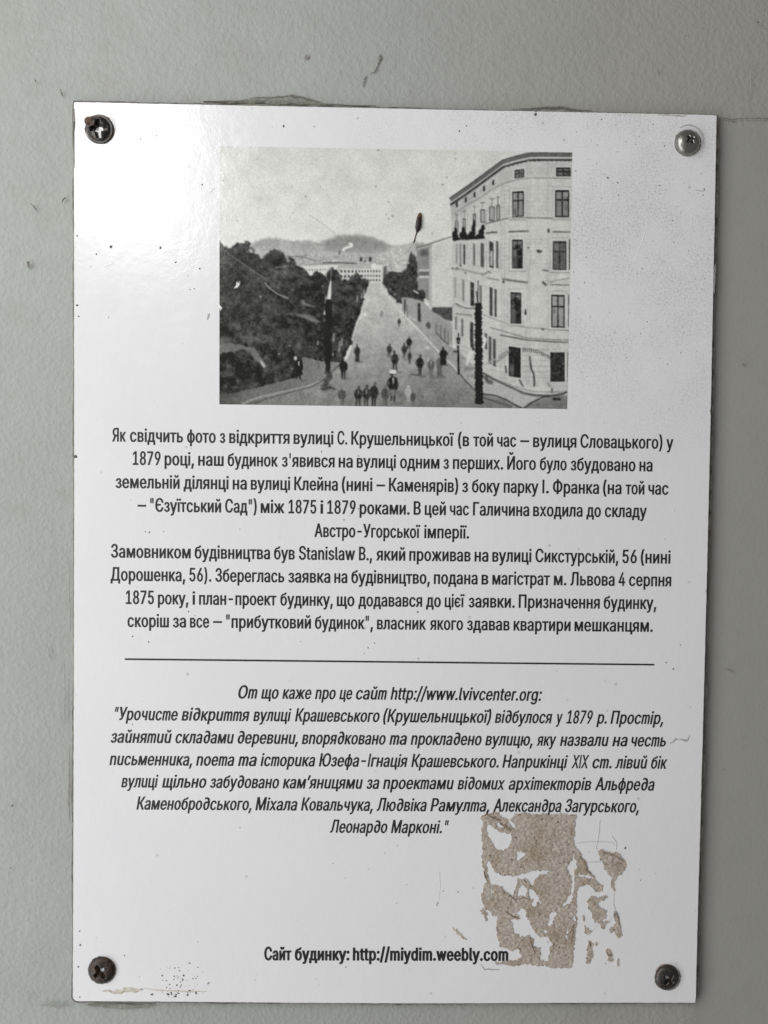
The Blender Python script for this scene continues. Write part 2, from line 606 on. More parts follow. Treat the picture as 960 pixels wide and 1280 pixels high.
def vnoise(shape, cell, seed, octaves=3):
    g = np.random.default_rng(seed)
    out = np.zeros(shape, np.float32)
    amp = 1.0
    for o in range(octaves):
        h, w = int(shape[0] / cell) + 3, int(shape[1] / cell) + 3
        n = g.standard_normal((h, w)).astype(np.float32)
        yy = np.arange(shape[0]) / cell
        xx = np.arange(shape[1]) / cell
        y0, x0 = yy.astype(int), xx.astype(int)
        fy, fx = (yy - y0), (xx - x0)
        fy, fx = fy * fy * (3 - 2 * fy), fx * fx * (3 - 2 * fx)
        top = n[y0][:, x0] * (1 - fx) + n[y0][:, x0 + 1] * fx
        bot = n[y0 + 1][:, x0] * (1 - fx) + n[y0 + 1][:, x0 + 1] * fx
        out += amp * (top * (1 - fy[:, None]) + bot * fy[:, None])
        amp *= 0.55
        cell = max(1.01, cell / 2)
    return out


def pmask(pts, x0, y0, x1, y1, s, soft=0.0, jag=None):
    """coverage of a polygon (image pixels) on a raster window"""
    w, h = int((x1 - x0) * s), int((y1 - y0) * s)
    px = np.array([p[0] for p in pts]); py = np.array([p[1] for p in pts])
    bx0 = max(0, int((px.min() - 2 - x0) * s)); bx1 = min(w, int((px.max() + 2 - x0) * s) + 1)
    by0 = max(0, int((py.min() - 2 - y0) * s)); by1 = min(h, int((py.max() + 2 - y0) * s) + 1)
    m = np.zeros((h, w), np.float32)
    if bx1 <= bx0 or by1 <= by0:
        return m
    X, Y = np.meshgrid((np.arange(bx0, bx1) + .5) / s + x0, (np.arange(by0, by1) + .5) / s + y0)
    if jag is not None:
        X = X + jag[0][by0:by1, bx0:bx1]
        Y = Y + jag[1][by0:by1, bx0:bx1]
    ins = np.zeros(X.shape, bool)
    n = len(pts)
    for i in range(n):
        xa, ya = pts[i]
        xb, yb = pts[(i + 1) % n]
        if ya == yb:
            continue
        c = ((ya > Y) != (yb > Y)) & (X < (xb - xa) * (Y - ya) / (yb - ya) + xa)
        ins ^= c
    m[by0:by1, bx0:bx1] = ins
    return blur(m, soft * s) if soft else m


JAG = (vnoise((CH, CW), 9, 3, 4) * 1.3, vnoise((CH, CW), 9, 4, 4) * 1.3)
YY, XX = np.mgrid[0:CH, 0:CW].astype(np.float32)
XX = (XX + .5) / SS + IX0
YY = (YY + .5) / SS + IY0


def poly(pts, v, soft=0.25, a=1.0, jag=0):
    global img
    m = pmask(pts, IX0, IY0, IX1, IY1, SS, 0, (JAG[0] * jag, JAG[1] * jag) if jag else None)
    px = [p[0] for p in pts]; py = [p[1] for p in pts]
    pad = 4 + soft * 4
    bx0 = max(0, int((min(px) - pad - IX0) * SS)); bx1 = min(CW, int((max(px) + pad - IX0) * SS))
    by0 = max(0, int((min(py) - pad - IY0) * SS)); by1 = min(CH, int((max(py) + pad - IY0) * SS))
    if bx1 <= bx0 or by1 <= by0:
        return
    mm = blur(m[by0:by1, bx0:bx1], soft * SS) * a
    vv = v[by0:by1, bx0:bx1] if isinstance(v, np.ndarray) else v
    img[by0:by1, bx0:bx1] = img[by0:by1, bx0:bx1] * (1 - mm) + vv * mm


def rect(x0, y0, x1, y1, v, soft=.2, a=1.0):
    poly([(x0, y0), (x1, y0), (x1, y1), (x0, y1)], v, soft, a)


def stroke(pts, w, v, soft=.25, a=1.0):
    L, Rr = [], []
    n = len(pts)
    for i, (x, y) in enumerate(pts):
        ax, ay = pts[max(0, i - 1)]
        bx, by = pts[min(n - 1, i + 1)]
        dx, dy = bx - ax, by - ay
        l = math.hypot(dx, dy) or 1
        L.append((x - dy / l * w / 2, y + dx / l * w / 2))
        Rr.append((x + dy / l * w / 2, y - dx / l * w / 2))
    poly(L + Rr[::-1], v, soft, a)


def blob(x, y, rx, ry, v, soft=.3, a=1.0, rot=0, seed=None, rag=0.0):
    rr = random.Random(seed if seed is not None else int(x * 13 + y * 7))
    pts = []
    for k in range(16):
        t = k / 16 * 6.2832
        q = 1 + rr.uniform(-rag, rag)
        dx, dy = rx * q * math.cos(t), ry * q * math.sin(t)
        pts.append((x + dx * math.cos(rot) - dy * math.sin(rot), y + dx * math.sin(rot) + dy * math.cos(rot)))
    poly(pts, v, soft, a)


def sh0(y0, h):
    return y0 + h * .22


def person(x, y0, y1, v, w=8.0, legs=True, light=None, hat=None):
    h = y1 - y0
    r = h * .072
    rp = random.Random(int(x * 31 + y0 * 17))
    lean = rp.uniform(-.05, .05) * h
    w = w * rp.uniform(.88, 1.08)
    sh = y0 + h * .19
    hip = y0 + h * .56
    blob(x + lean, y0 + r * 1.1, r * .9, r * 1.2, v + rp.uniform(15, 45), .35)
    for s in (-1, 1):
        ex = x + s * w * rp.uniform(.48, .72)
        stroke([(x + s * w * .36, sh0(y0, h)), (ex, y0 + h * .40), (x + s * w * rp.uniform(.25, .6), y0 + h * rp.uniform(.5, .58))], w * .17, v + 6, .4)
    if hat is not None:
        blob(x, y0 + r * .3, r * 1.7, r * .9, hat, .3)
    poly([(x - w * .18, sh - 1), (x + w * .18, sh - 1), (x + w * .46, sh + h * .05), (x + w * .5, hip - h * .02), (x + w * .36, hip + h * .08),
          (x - w * .36, hip + h * .08), (x - w * .5, hip - h * .02), (x - w * .46, sh + h * .05)], v, .35)
    if legs:
        for s in (-1, 1):
            st = rp.uniform(-.1, .14) * w
            yb_ = y1 - rp.uniform(0, .05) * h
            poly([(x + s * w * .02, hip), (x + s * w * .34, hip), (x + s * (w * .27 + st), yb_), (x + s * (w * .1 + st * .8), yb_)], v + rp.uniform(-6, 22), .4)
    else:
        poly([(x - w * .36, hip), (x + w * .36, hip), (x + w * .5, y1), (x - w * .5, y1)], v, .35)
    if light is not None:
        poly([(x - w * .1, sh + 1), (x + w * .14, sh), (x + w * .1, sh + h * .2), (x, sh + h * .24)], light, .25)


def window(x0, y0, x1, y1, frame=58, pane=150, sk=0.0, split=0.36, dark_half=False):
    sh = lambda x: sk * (x - x0)
    q = lambda a, b, c, d, v, s=.2: poly([(a, b + sh(a)), (c, b + sh(c)), (c, d + sh(c)), (a, d + sh(a))], v, s)
    q(x0 - 1.2, y0 - 1.6, x1 + 1.2, y1 + .8, 205, .4)
    q(x0, y0, x1, y1, frame)
    w, h = x1 - x0, y1 - y0
    bw = max(.9, w * .09)
    ym = y0 + h * split
    for a, b in ((x0 + bw, x0 + w / 2 - bw * .55), (x0 + w / 2 + bw * .55, x1 - bw)):
        q(a, y0 + bw * 1.3, b, ym - bw * .7, pane)
        q(a, ym + bw * .7, b, y1 - bw, pane - 8)
    rw = random.Random(int(x0 * 7 + y0))
    for k in range(7):
        a = rw.uniform(x0 + bw, x1 - bw - 2)
        b = rw.uniform(y0 + 2, y1 - 6)
        q(a, b, min(x1 - bw, a + rw.uniform(1.5, 4)), b + rw.uniform(2, 8), max(40, pane + rw.uniform(-48, 22)), .5)
    q(x0 + w / 2 - bw * .5, y0, x0 + w / 2 + bw * .5, y1, frame)
    q(x0, ym - bw * .6, x1, ym + bw * .6, frame)
    if dark_half:
        q(x0 + w * .45, ym + 1, x1 - bw, y1 - bw, 45, .8)
        q(x0 + bw, ym + h * .3, x0 + w * .45, y1 - bw, 92, 1.2)
        q(x0 + w * .3, y0 + h * .17, x1 - w * .25, ym, 50, .5)


def paint():
    global img
    img[:] = 209 + vnoise((CH, CW), 60, 1, 4) * 3.0 - 6 * np.clip((210 - YY) / 30, 0, 1)
    img += 6 * np.clip((YY - 230) / 60, 0, 1)
    hill = 150 + vnoise((CH, CW), 8, 2, 3) * 6 + np.clip((YY - 306) / 14, 0, 1) * 22
    poly([(275, 312), (300, 311), (312, 306), (318, 303), (326, 299.5), (336, 297.5), (352, 298.5), (362, 301), (374, 301.5), (386, 300.5), (398, 302.5), (406, 301),
          (414, 298.5), (423, 295.5), (433, 294.2), (446, 293.6), (458, 295), (470, 298), (482, 303), (490, 307.5), (505, 306), (520, 302), (530, 304), (530, 345), (275, 345)], hill + 8, 1.3, 1, .6)
    poly([(408, 301), (424, 295.5), (446, 294.6), (462, 297), (478, 303), (486, 309), (478, 316), (440, 316), (405, 312)], 128 + vnoise((CH, CW), 6, 22, 3) * 6, 2.6, .6)
    poly([(488, 308), (505, 306.5), (520, 302.5), (524, 345), (480, 345)], 178 + vnoise((CH, CW), 7, 5, 3) * 9, 1.5)
    town = 165 + vnoise((CH, CW), 5, 6, 3) * 9
    poly([(340, 319), (380, 317), (430, 318), (480, 319), (492, 322), (490, 352), (340, 352)], town, 1.2)
    for k in range(26):
        x, y = 345 + (k * 37 % 130), 318 + (k * 7 % 11)
        rect(x, y, x + 3 + k % 4, y + 1.1, 195 if k % 2 else 130, .4, .7)
    stroke([(357, 321), (378, 321), (388, 324), (396, 327)], 1.1, 118)
    stroke([(403, 328.6), (425, 328.4), (447, 329.8)], 1.7, 92, .4)
    stroke([(380, 330.5), (404, 330), (448, 331), (478, 330)], 1.2, 150)
    stroke([(428.5, 313.5), (431, 310.5), (436, 308.5), (441, 307.5), (440.5, 305), (436, 304.4)], 2.6, 222, .5)
    rect(423.6, 313, 425.6, 318.5, 100, .4)
    blob(451.5, 324, 1.6, 2.8, 65, .4); blob(463, 324, 1.7, 3.4, 62, .4); blob(456.5, 326.5, 1.6, 1.4, 90, .4)
    # long palace with rows of windows
    poly([(372, 333), (400, 331.5), (440, 330.6), (478, 331), (478, 362), (372, 362)], 205, .4)
    poly([(424, 330.4), (468, 330.4), (470, 335.6), (422, 335.6)], 172, .4)
    blob(467.5, 332.5, 3.2, 3.4, 222, .5)
    for k in range(14):
        x = 380 + k * 3.35
        rect(x, 336.4, x + 1.4, 338.6, 120, .35)
    for r in range(2):
        for k in range(5):
            x = 426 + k * 4.6
            rect(x, 337.6 + r * 6.4, x + 2.2, 340.6 + r * 6.4, 72, .35)
    for r in range(4):
        for k in range(8):
            x = 448.6 + k * 3.6
            rect(x, 337.8 + r * 5.6, x + 1.7, 340.4 + r * 5.6, 82, .35)
    # road
    road = 186 - np.clip((YY - 400) / 45, 0, 1) * 30 - np.clip((YY - 445) / 60, 0, 1) * 30 + vnoise((CH, CW), 5, 7, 3) * 5 + vnoise((CH, CW), 30, 8, 2) * 5
    road -= 45 * np.clip((345 - XX) / 70, 0, 1)
    poly([(461, 353), (477, 353), (484, 366), (505, 385), (530, 400), (572, 465), (600, 490), (716, 490), (716, 514), (272, 514), (272, 490), (420, 455)], road, .5)
    # park
    park = 57 + vnoise((CH, CW), 22, 9, 4) * 11 + vnoise((CH, CW), 5, 10, 2) * 5
    park += 26 * np.exp(-(((XX - 345) / 26) ** 2 + ((YY - 342) / 22) ** 2)) + 20 * np.exp(-(((XX - 430) / 22) ** 2 + ((YY - 368) / 26) ** 2))
    park += 24 * np.exp(-((YY - 424) / 6) ** 2) * np.clip((345 - XX) / 20, 0, 1)
    park += 15 * np.exp(-(((XX - 365) / 25) ** 2 + ((YY - 432) / 14) ** 2))
    poly([(270, 300), (275, 301), (280, 309), (288, 311), (292, 307), (297, 304), (303, 306.5), (309, 304), (311.5, 300), (313.5, 306), (311, 314), (316, 317),
          (323, 318), (327, 325), (332, 320), (336, 315), (341, 312.3), (347, 312.6), (353, 315.5), (357, 321), (358.5, 328), (362, 327), (363.5, 320.5), (368, 322), (371.5, 333),
          (377, 335), (383, 340), (390, 345), (395, 340), (402, 342), (407.5, 347), (410, 338), (416, 335.5), (422, 338), (427, 350), (433, 351), (440, 347),
          (446, 341.5), (450, 347), (456, 348.5), (462, 351), (455.5, 372), (450, 392), (444, 407), (438, 428), (434, 441), (426, 455), (398, 452), (386, 447.5), (379, 447.5), (379, 469),
          (364, 474.5), (345, 479.5), (318, 486), (296, 491.5), (270, 494)], park, .5, 1, .55)
    for k, (x, y, r_) in enumerate([(300, 322, 9), (345, 325, 11), (320, 350, 13), (290, 360, 12), (365, 350, 10), (392, 358, 10), (415, 352, 8), (440, 356, 8), (430, 385, 12), (395, 385, 11), (350, 390, 13), (300, 395, 14), (350, 415, 14), (300, 460, 15), (345, 462, 13), (395, 425, 10), (375, 435, 9)]):
        blob(x, y, r_, r_ * .8, 36 if k % 2 else 74, 3.0, .45, 0, k, .3)
    rq = random.Random(21)
    for k in range(520):                        # clumps of leaves, paler and hazier up the street
        x, y = rq.uniform(275, 462), rq.uniform(304, 470)
        top = np.interp(x, [275, 290, 311, 322, 345, 360, 380, 400, 420, 446, 462], [306, 313, 306, 322, 317, 332, 342, 345, 340, 346, 353])
        lim = np.interp(y, [350, 372, 392, 407, 440, 470], [460, 453, 448, 442, 428, 372])
        if y < top + 2 or x > lim:
            continue
        hz = max(0, (x - 360) / 100) * max(0, (400 - y) / 60) * 16
        r_ = rq.uniform(1.0, 3.6)
        low = y > 418 and x < 345
        blob(x, y, r_, r_ * .7, rq.choice((34, 44, 58, 68, 78) if not low else (44, 52, 62)) + hz, 1.1, .5, rq.uniform(0, 3), k, .5)
    for k in range(90):                         # ragged treetops
        x = rq.uniform(276, 458)
        top = np.interp(x, [275, 280, 288, 297, 304, 311, 313, 322, 327, 336, 345, 353, 358.5, 363.5, 371.5, 377, 383, 390, 402, 407.5, 410, 416, 427, 433, 446, 456, 462],
                        [301, 309, 311, 304, 306, 300, 307, 318, 325, 315, 312.5, 316, 328, 321, 333, 335, 340, 345, 342, 347, 338, 335.5, 350, 351, 341.5, 348, 351])
        r_ = rq.uniform(.8, 2.0)
        blob(x, top + rq.uniform(-.8, 2), r_, r_, rq.choice((52, 66, 84)), .6, .75, 0, k, .5)
    # lawns, paths, wires
    poly([(274, 427), (290, 429), (310, 433), (320, 436), (323, 441), (327, 448), (332.5, 457), (330, 460.5), (325, 455), (317, 448), (314, 440), (303, 437), (288, 441), (274, 442)], 112 + vnoise((CH, CW), 4, 12) * 5, .7, .95, .5)
    poly([(325, 449), (328, 452), (332.5, 457.5), (330.5, 460.5), (326.5, 455.5)], 168, .5)
    poly([(358, 391.5), (372, 392.5), (386, 393.5), (394, 398), (402, 402.5), (396, 404), (384, 399.5), (372, 394.5), (359, 393)], 112, .9)
    poly([(376, 375), (380, 375), (382, 379), (388, 381), (398, 383), (392, 384), (378, 381)], 125, 1.0)
    for x, y, rx, ry, v in ((348, 321, 9, 7, 62), (322, 324, 6, 5, 72), (298, 314, 10, 6, 60), (416, 343, 5, 6, 66), (446, 350, 5, 6, 74), (390, 356, 10, 8, 70), (366, 346, 9, 7, 76), (436, 362, 9, 7, 80), (424, 374, 9, 8, 68), (400, 368, 8, 7, 62)):
        blob(x, y + ry * .5, rx, ry * .7, 36, 2.0, .55, 0, int(x), .25)
        blob(x - 1, y - ry * .25, rx * .8, ry * .6, v + 14, 1.8, .55, 0, int(y), .3)
    stroke([(276, 310), (283, 314.5), (291, 321), (305, 330.5), (318, 339.5), (333, 349)], 1.0, 118, .35)
    stroke([(276, 319), (285, 327), (297, 338), (308, 346.5), (316, 353)], .9, 92, .35)
    stroke([(331, 353.5), (338, 361), (348, 368), (361, 373.5)], 1.1, 168, .35)
    poly([(344, 334), (360, 332), (359, 333.4), (345, 335.2)], 120, .4)
    poly([(292, 361), (295.5, 357), (296.5, 351), (298, 354.5), (300.5, 351), (300, 356), (297, 360)], 228, .3)
    blob(326, 371, 1.2, 1.1, 150, .3)
    blob(403.5, 358, 1.5, 1.1, 130, .4)
    blob(349, 442.5, 1.5, 1, 150, .3); blob(362.5, 432.5, 1.6, 1.1, 125, .4); blob(365, 461, 1.5, 1.5, 120, .4)
    # left pavement and kerb
    side = 112 + vnoise((CH, CW), 4, 13) * 5 - 35 * np.clip((320 - XX) / 50, 0, 1) + 18 * np.clip((XX - 370) / 40, 0, 1)
    poly([(270, 494), (296, 491.5), (318, 486), (345, 479.5), (364, 474.5), (379, 469), (379, 447.5), (386, 447.5), (398, 452), (426, 453), (424, 459), (402, 476), (380, 484),
          (358, 489), (335, 494), (308, 503), (304, 508), (270, 508)], side, .5)
    stroke([(303, 505), (312, 501), (330, 495), (350, 490.5), (366, 487.5), (385, 482.5), (399, 477)], 2.0, 150, .5)
    stroke([(318, 505), (334, 498.5), (350, 494), (372, 488), (388, 484), (402, 477.5)], .9, 70, .35)
    stroke([(402, 477), (412, 468), (420, 460.5), (427, 454)], 1.3, 70, .4)
    poly([(431, 449), (434.5, 440), (438, 431.5), (440.5, 432.5), (437, 442), (433.5, 450)], 208, .4)
    stroke([(440.5, 425), (444, 413), (447.5, 403), (452, 391), (457, 375)], 1.2, 196, .35)
    stroke([(441.5, 428), (446, 414), (450, 402)], .8, 120, .3, .7)
    blob(438.5, 428.5, 2.6, 3, 55, .5)
    for x, y, h in ((446.5, 374, 7), (452, 370, 6), (455, 365, 5), (417, 422, 11), (424, 433, 13), (427, 428, 10), (416, 443, 4), (397, 429, 5)):
        poly([(x - .9, y + h / 2), (x + .8, y + h / 2), (x + 1.6, y - h / 2), (x + .3, y - h / 2 - 1)], 172, .5, .85)
    # right trees
    poly([(478, 354), (480, 346), (484, 341), (495, 338.5), (503, 341), (508, 333), (511, 322), (515, 314), (519, 321), (522, 325), (523, 345), (523, 361), (530, 364), (533, 372), (526, 377),
          (516, 376), (508, 375), (502, 381), (493, 375), (486, 367)], 66 + vnoise((CH, CW), 8, 14, 3) * 8, .6, 1, .6)
    poly([(480, 334), (483, 332), (484, 342), (479, 347)], 95, .5)
    blob(494, 368, 2, 1.4, 130, .5); blob(488, 362, 1, 2, 130, .4)
    # narrow house and white gable
    poly([(521, 310.5), (540, 307.5), (540, 382), (532, 372), (523, 362)], 140 + vnoise((CH, CW), 4, 15) * 5, .4)
    rect(526, 312, 536, 320, 92, 1.2, .8)
    rect(524, 336.5, 538, 339, 195, .5); rect(524, 340, 538, 344, 105, .7); rect(524, 345, 538, 347.5, 200, .5)
    rect(536.6, 309, 540.5, 384, 178, .4)
    poly([(540, 308), (552, 302.5), (567, 297), (568, 384), (540, 384)], 203 + vnoise((CH, CW), 14, 16) * 2.5, .35)
    poly([(521, 310.5), (530, 307), (540, 303.5), (541, 306.5), (524, 312.5)], 165, .4)
    stroke([(520, 310), (534, 305.5), (545, 302), (566, 295.2)], 1.3, 105, .3)
    # fence and dark bushes
    poly([(502, 372), (512, 372), (528, 376), (540, 387), (566, 404), (566, 433), (548, 422), (528, 405), (514, 396), (503, 388)], 160, .6)
    poly([(540, 384), (566, 384), (566, 402), (556, 399), (548, 393), (540, 389)], 82 + vnoise((CH, CW), 3, 17) * 5, .6)
    poly([(529, 362), (532.5, 368), (530, 378), (523, 373), (516, 364)], 60, .5, .9)
    stroke([(517, 363), (523, 366.5)], 2, 190, .4); stroke([(530, 374), (536, 378)], 3, 190, .5)
    for k, x in enumerate((505.5, 509, 524, 526, 545, 551, 556, 560)):
        y = 378 + (x - 505) * .62
        stroke([(x, y), (x + .3, y + 18 + (x - 505) * .12)], 1.2, 95 if k % 3 != 1 else 120, .35)
    for k in range(16):
        x = 541 + k * 1.6
        stroke([(x, 393 + k * .9), (x, 412 + k * 1.05)], .5, 125, .25, .7)
    rect(522.5, 379, 525.5, 402, 60, .6); rect(505, 374, 507.2, 388, 75, .5)
    blob(535.5, 407, 3.2, 5, 95, .6)
    # right pavement
    poly([(512, 398), (524, 402), (540, 414), (562, 432), (580, 440), (604, 446), (604, 494), (590, 484), (575, 468), (552, 441), (530, 418)], 158 + vnoise((CH, CW), 5, 18, 3) * 8, .6)
    stroke([(478, 361), (488, 374), (498, 386), (511, 400), (524, 413), (537, 427), (550, 441)], 1.5, 208, .35)
    stroke([(559, 450), (566, 457), (572, 464)], 1.8, 196, .35)
    stroke([(574, 466), (582, 476), (592, 486.5), (597, 489)], 1.3, 70, .4)
    stroke([(545, 415), (553, 424), (561, 431)], 1.4, 90, .5)
    for k in range(7):
        rect(578 + k * 2, 455 + k * 5, 592, 457 + k * 5, 115 if k % 2 else 190, 1.0, .5)
    # corner house
    R0 = [(563, 246.5), (582, 233.5), (600, 220.5), (614, 210), (629, 199), (646, 194), (662, 190.3), (690, 190), (716, 190)]
    face = 199 + vnoise((CH, CW), 16, 19, 3) * 3.0 + vnoise((CH, CW), 3, 20, 2) * 1.5
    roof = np.interp(XX, [563, 582, 600, 614, 629, 646, 662, 716], [246.5, 233.5, 220.5, 210, 199, 194, 190.3, 190])
    face -= 14 * np.clip((34 - (YY - roof)) / 8, 0, 1) + 8 * np.clip((YY - 380) / 120, 0, 1)
    face -= 9 * (np.sin((YY + .28 * np.clip(640 - XX, 0, 80)) * 2 * np.pi / 6.5) > .8) * np.clip((YY - 425) / 4, 0, 1)
    face -= 7 * np.clip((612 - XX) / 30, 0, 1) - 6 * np.exp(-((XX - 668) / 14) ** 2)
    poly(R0 + [(716, 494), (665, 493), (640, 488), (620, 480), (600, 466), (580, 446), (568, 430), (566, 400), (565, 300)], face, .3)
    off = lambda d, t=1.0: [(x, y + d * (1 - .35 * (x < 640) * 0)) for x, y in R0]
    stroke(off(3.0), 5.6, 104, .35)
    stroke(off(.4), 1.0, 75, .3)
    stroke(off(7.2), 1.5, 205, .3)
    stroke(off(9.6), 3.2, 70, .35)
    for k in range(16):                         # brackets under the cornice
        t = k / 15
        x = 634 + t * 80
        y = np.interp(x, [p[0] for p in R0], [p[1] for p in R0]) + 11.8
        blob(x, y, 1.9, 1.2, 195, .35)
    stroke([(566, 268), (584, 256), (602, 246), (616, 236), (632, 228), (650, 223.5), (664, 222), (714, 222.5)], 1.2, 140, .35)
    stroke([(606, 279.5), (618, 277), (632, 273), (660, 272), (714, 272.5)], 1.4, 112, .35)
    stroke([(606, 282), (632, 276), (660, 274.8), (714, 275)], 1.2, 206, .35)
    for y in range(232, 271, 5):                 # rustication
        stroke([(626, y + 2), (639, y)], .5, 158, .3); stroke([(657, y), (692, y)], .5, 166, .3)
    for y in range(299, 335, 5):
        stroke([(626, y + 1), (638, y)], .5, 168, .3); stroke([(656, y), (689, y)], .5, 172, .3)
    for y in range(437, 486, 7):
        stroke([(652, y), (687, y)], .6, 150, .3, .8); stroke([(607, y - 3), (634, y)], .5, 158, .3, .7)
    window(643, 212, 655.3, 223, 70, 108, -.12, .5)
    window(695, 209, 713.5, 220, 55, 118, 0, .45)
    window(640.3, 239.5, 655, 271.5, 58, 150, -.08)
    window(694, 237.5, 711.5, 271, 52, 140, 0)
    window(640, 299.5, 653.6, 335.5, 58, 120, 0, .3, True)
    window(691, 301, 708, 337, 72, 112, .03)
    window(638, 365, 651.6, 404, 50, 100, .06, .25, True)
    window(689, 368, 706, 409, 50, 160, .03)
    window(636, 432.5, 650.8, 470, 42, 62, .16, .3, True)
    window(687.8, 440, 705.8, 477, 55, 62, 0)
    for x0, y0, y1 in ((711.2, 299, 337.5), (710.6, 368, 409), (709.5, 440, 478)):
        rect(x0, y0, x0 + 1.4, y1, 75, .3)
    # hoods and sills
    stroke([(633, 287), (660, 286)], 1.2, 205, .3); stroke([(636, 289.3), (661, 288.6)], 2.2, 105, .4)
    stroke([(691, 289.5), (713, 289.6)], 1.8, 110, .35); rect(684.5, 285.5, 687, 290.5, 72, .4)
    stroke([(607, 291.6), (614, 290.3), (622, 290)], 1.8, 82, .5)
    stroke([(628, 348.5), (640, 350.5), (660, 353)], 2.6, 118, .4); stroke([(629, 346), (660, 350.4)], 1, 205, .3); blob(629.5, 352, 1.4, 1.8, 70, .3)
    stroke([(686, 353), (698, 349.5), (712, 347.5)], 1.7, 150, .4); stroke([(688, 355.6), (712, 356)], 1.2, 105, .3)
    poly([(694, 347), (702, 341), (709, 345), (700, 349)], 212, .8)
    stroke([(678, 352), (683, 356.5)], 2.6, 88, .5)
    poly([(670, 312), (674, 311.6), (678.5, 313.6), (675, 316.4), (671.5, 315.4)], 82, .4)
    blob(660.4, 309.3, 1.2, 1.2, 95, .35); stroke([(678, 337), (686, 338.5)], 2, 115, .5)
    poly([(657, 384.5), (658.2, 391), (657.4, 394), (655.5, 392.5), (655.8, 389)], 62, .3)
    stroke([(602, 344), (611, 339), (614, 341)], 2.0, 125, .5)
    stroke([(608, 347), (624, 350)], 1.6, 135, .4)
    stroke([(664, 318), (661, 340), (660, 352)], .7, 160, .4, .7)
    # string courses lower down
    stroke([(604, 393), (616, 398), (632, 404), (657, 409), (714, 413)], 1.2, 145, .4)
    blob(678.5, 411.3, 1.6, 1.2, 80, .35)
    stroke([(612, 409), (628, 413.5), (657, 422), (684, 424), (714, 425)], 1.1, 118, .35)
    stroke([(625, 418.5), (657, 424.6), (690, 427), (714, 428)], 1.6, 96, .4)
    stroke([(657.5, 410), (657.5, 422)], .8, 150, .3)
    # narrow windows of the street front
    for x, y in ((571, 255.5), (582.2, 249.2), (593, 242.8), (605, 235), (616.5, 227.5)):
        poly([(x - 1.2, y - 1.5), (x + 1.3, y - 4), (x + 1.5, y + 3), (x - 1, y + 4)], 48, .4)
        poly([(x - 5, y + 1), (x - 2, y - 1.5), (x - 2, y + 4), (x - 5, y + 6)], 165, .5, .6)
    for x, y0, y1, w, fr in ((571, 268, 290, 4.5, 95), (580.4, 264, 290, 4, 100), (593.2, 258, 284, 4, 85), (603.6, 253, 278, 6.4, 85), (615, 248, 276, 7, 85), (622.6, 246, 275, 4.6, 95)):
        q = y0 + (y1 - y0) * .34
        rect(x - .5, y0, x + .5, q, 120, .35)
        rect(x - w / 2, q, x + w / 2, y1, fr, .35)
        rect(x - w / 2 + 1.2, q + 1.5, x + w / 2 - 1.1, y1 - 1.2, 165, .3)
        rect(x - w / 2, y0 - .8, x + w / 2, y0 + .8, 125, .4)
    for x, y0, y1, w, v in ((571, 304, 329, 2.6, 150), (575.5, 304, 331, 1.3, 115), (580.4, 305, 330, 2.2, 75), (592.8, 304, 331.5, 2.6, 110), (603, 303, 333, 4, 95), (614.3, 301, 333.5, 5.5, 75), (621.5, 300.5, 334.5, 3.2, 95),
                            (569, 346, 371, 2.6, 158), (579.3, 349, 376, 2.4, 125), (590.4, 352, 383, 4.6, 66), (601, 356, 384, 3, 120), (614, 358.5, 394, 3.8, 80), (619.4, 360.5, 395.5, 2.6, 80),
                            (570, 395, 412, 2.4, 120), (578, 398, 420, 3, 112), (590, 402, 436, 3.4, 60), (607.5, 416, 436, 3, 90), (612.5, 420, 454, 3.6, 92), (618, 423, 457, 3.6, 84)):
        poly([(x - w / 2, y0), (x + w / 2, y0 + w * .35), (x + w / 2, y1 + w * .35), (x - w / 2, y1)], v, .4)
    rect(612.6, 313.5, 616, 332, 175, .4)
    for x in (577, 584.5, 597.5, 608.5, 625.5):
        stroke([(x, 262), (x, 282)], .5, 160, .3)
        stroke([(x, 303), (x, 336)], .6, 162, .3)
    stroke([(566, 336), (578, 336.5), (590, 340), (606, 343)], 2.2, 150, .7)
    for x, y in ((565.6, 335), (575.5, 331.8), (582, 341), (571, 335)):
        blob(x, y, 1.4, 1.2, 105, .4)
    stroke([(569, 379), (576, 383), (584, 385.5), (593, 385.5)], 1.6, 118, .4); stroke([(570, 376.5), (582, 382), (594, 383.5)], 1.2, 210, .35)
    stroke([(569, 392), (590, 394)], 1.4, 125, .5)
    # hanging boughs on the balconies
    for k, (x, y, rx, ry) in enumerate(((569, 295, 3.6, 6.5), (569.5, 289, 2, 5), (578.5, 294, 4.3, 5.5), (579.5, 288, 2.5, 4.5), (590, 293, 4.6, 5), (592, 286, 2.2, 6), (592.5, 279, 1.2, 5), (601.5, 291, 4.2, 6.5), (604, 284, 2.4, 4), (597, 296, 4, 3), (585, 297, 4, 2.6))):
        blob(x, y, rx, ry, 34, .5, 1, 0, k, .28)
    stroke([(566, 299), (606, 296.5)], 3.2, 38, .6)
    poly([(594, 284), (598, 283), (596, 288)], 210, .4)
    # shop lettering, scarcely legible, round the corner
    for k in range(14):
        t = k / 13
        x = 653.6 + t * 33
        y = 434.5 + 10 * t ** 2.1
        hgt = 5.2 - .8 * t
        stroke([(x, y), (x + .8, y + hgt)], 1.15, 92 + (k * 31 % 30), .28)
        if k % 3 == 0:
            stroke([(x, y + .6), (x + 2.2, y + 1)], .9, 110, .28)
            stroke([(x, y + hgt), (x + 2, y + hgt)], .9, 110, .28)
    for k in range(6):
        x = 623.5 + k * 2.5
        stroke([(x, 444 - k * 1.6), (x + 1.5, 448.6 - k * 1.6)], 1.2, 112, .35)
    poly([(618, 452), (628, 446), (634, 441), (634, 444), (626, 450), (619, 455)], 135, .6, .7)
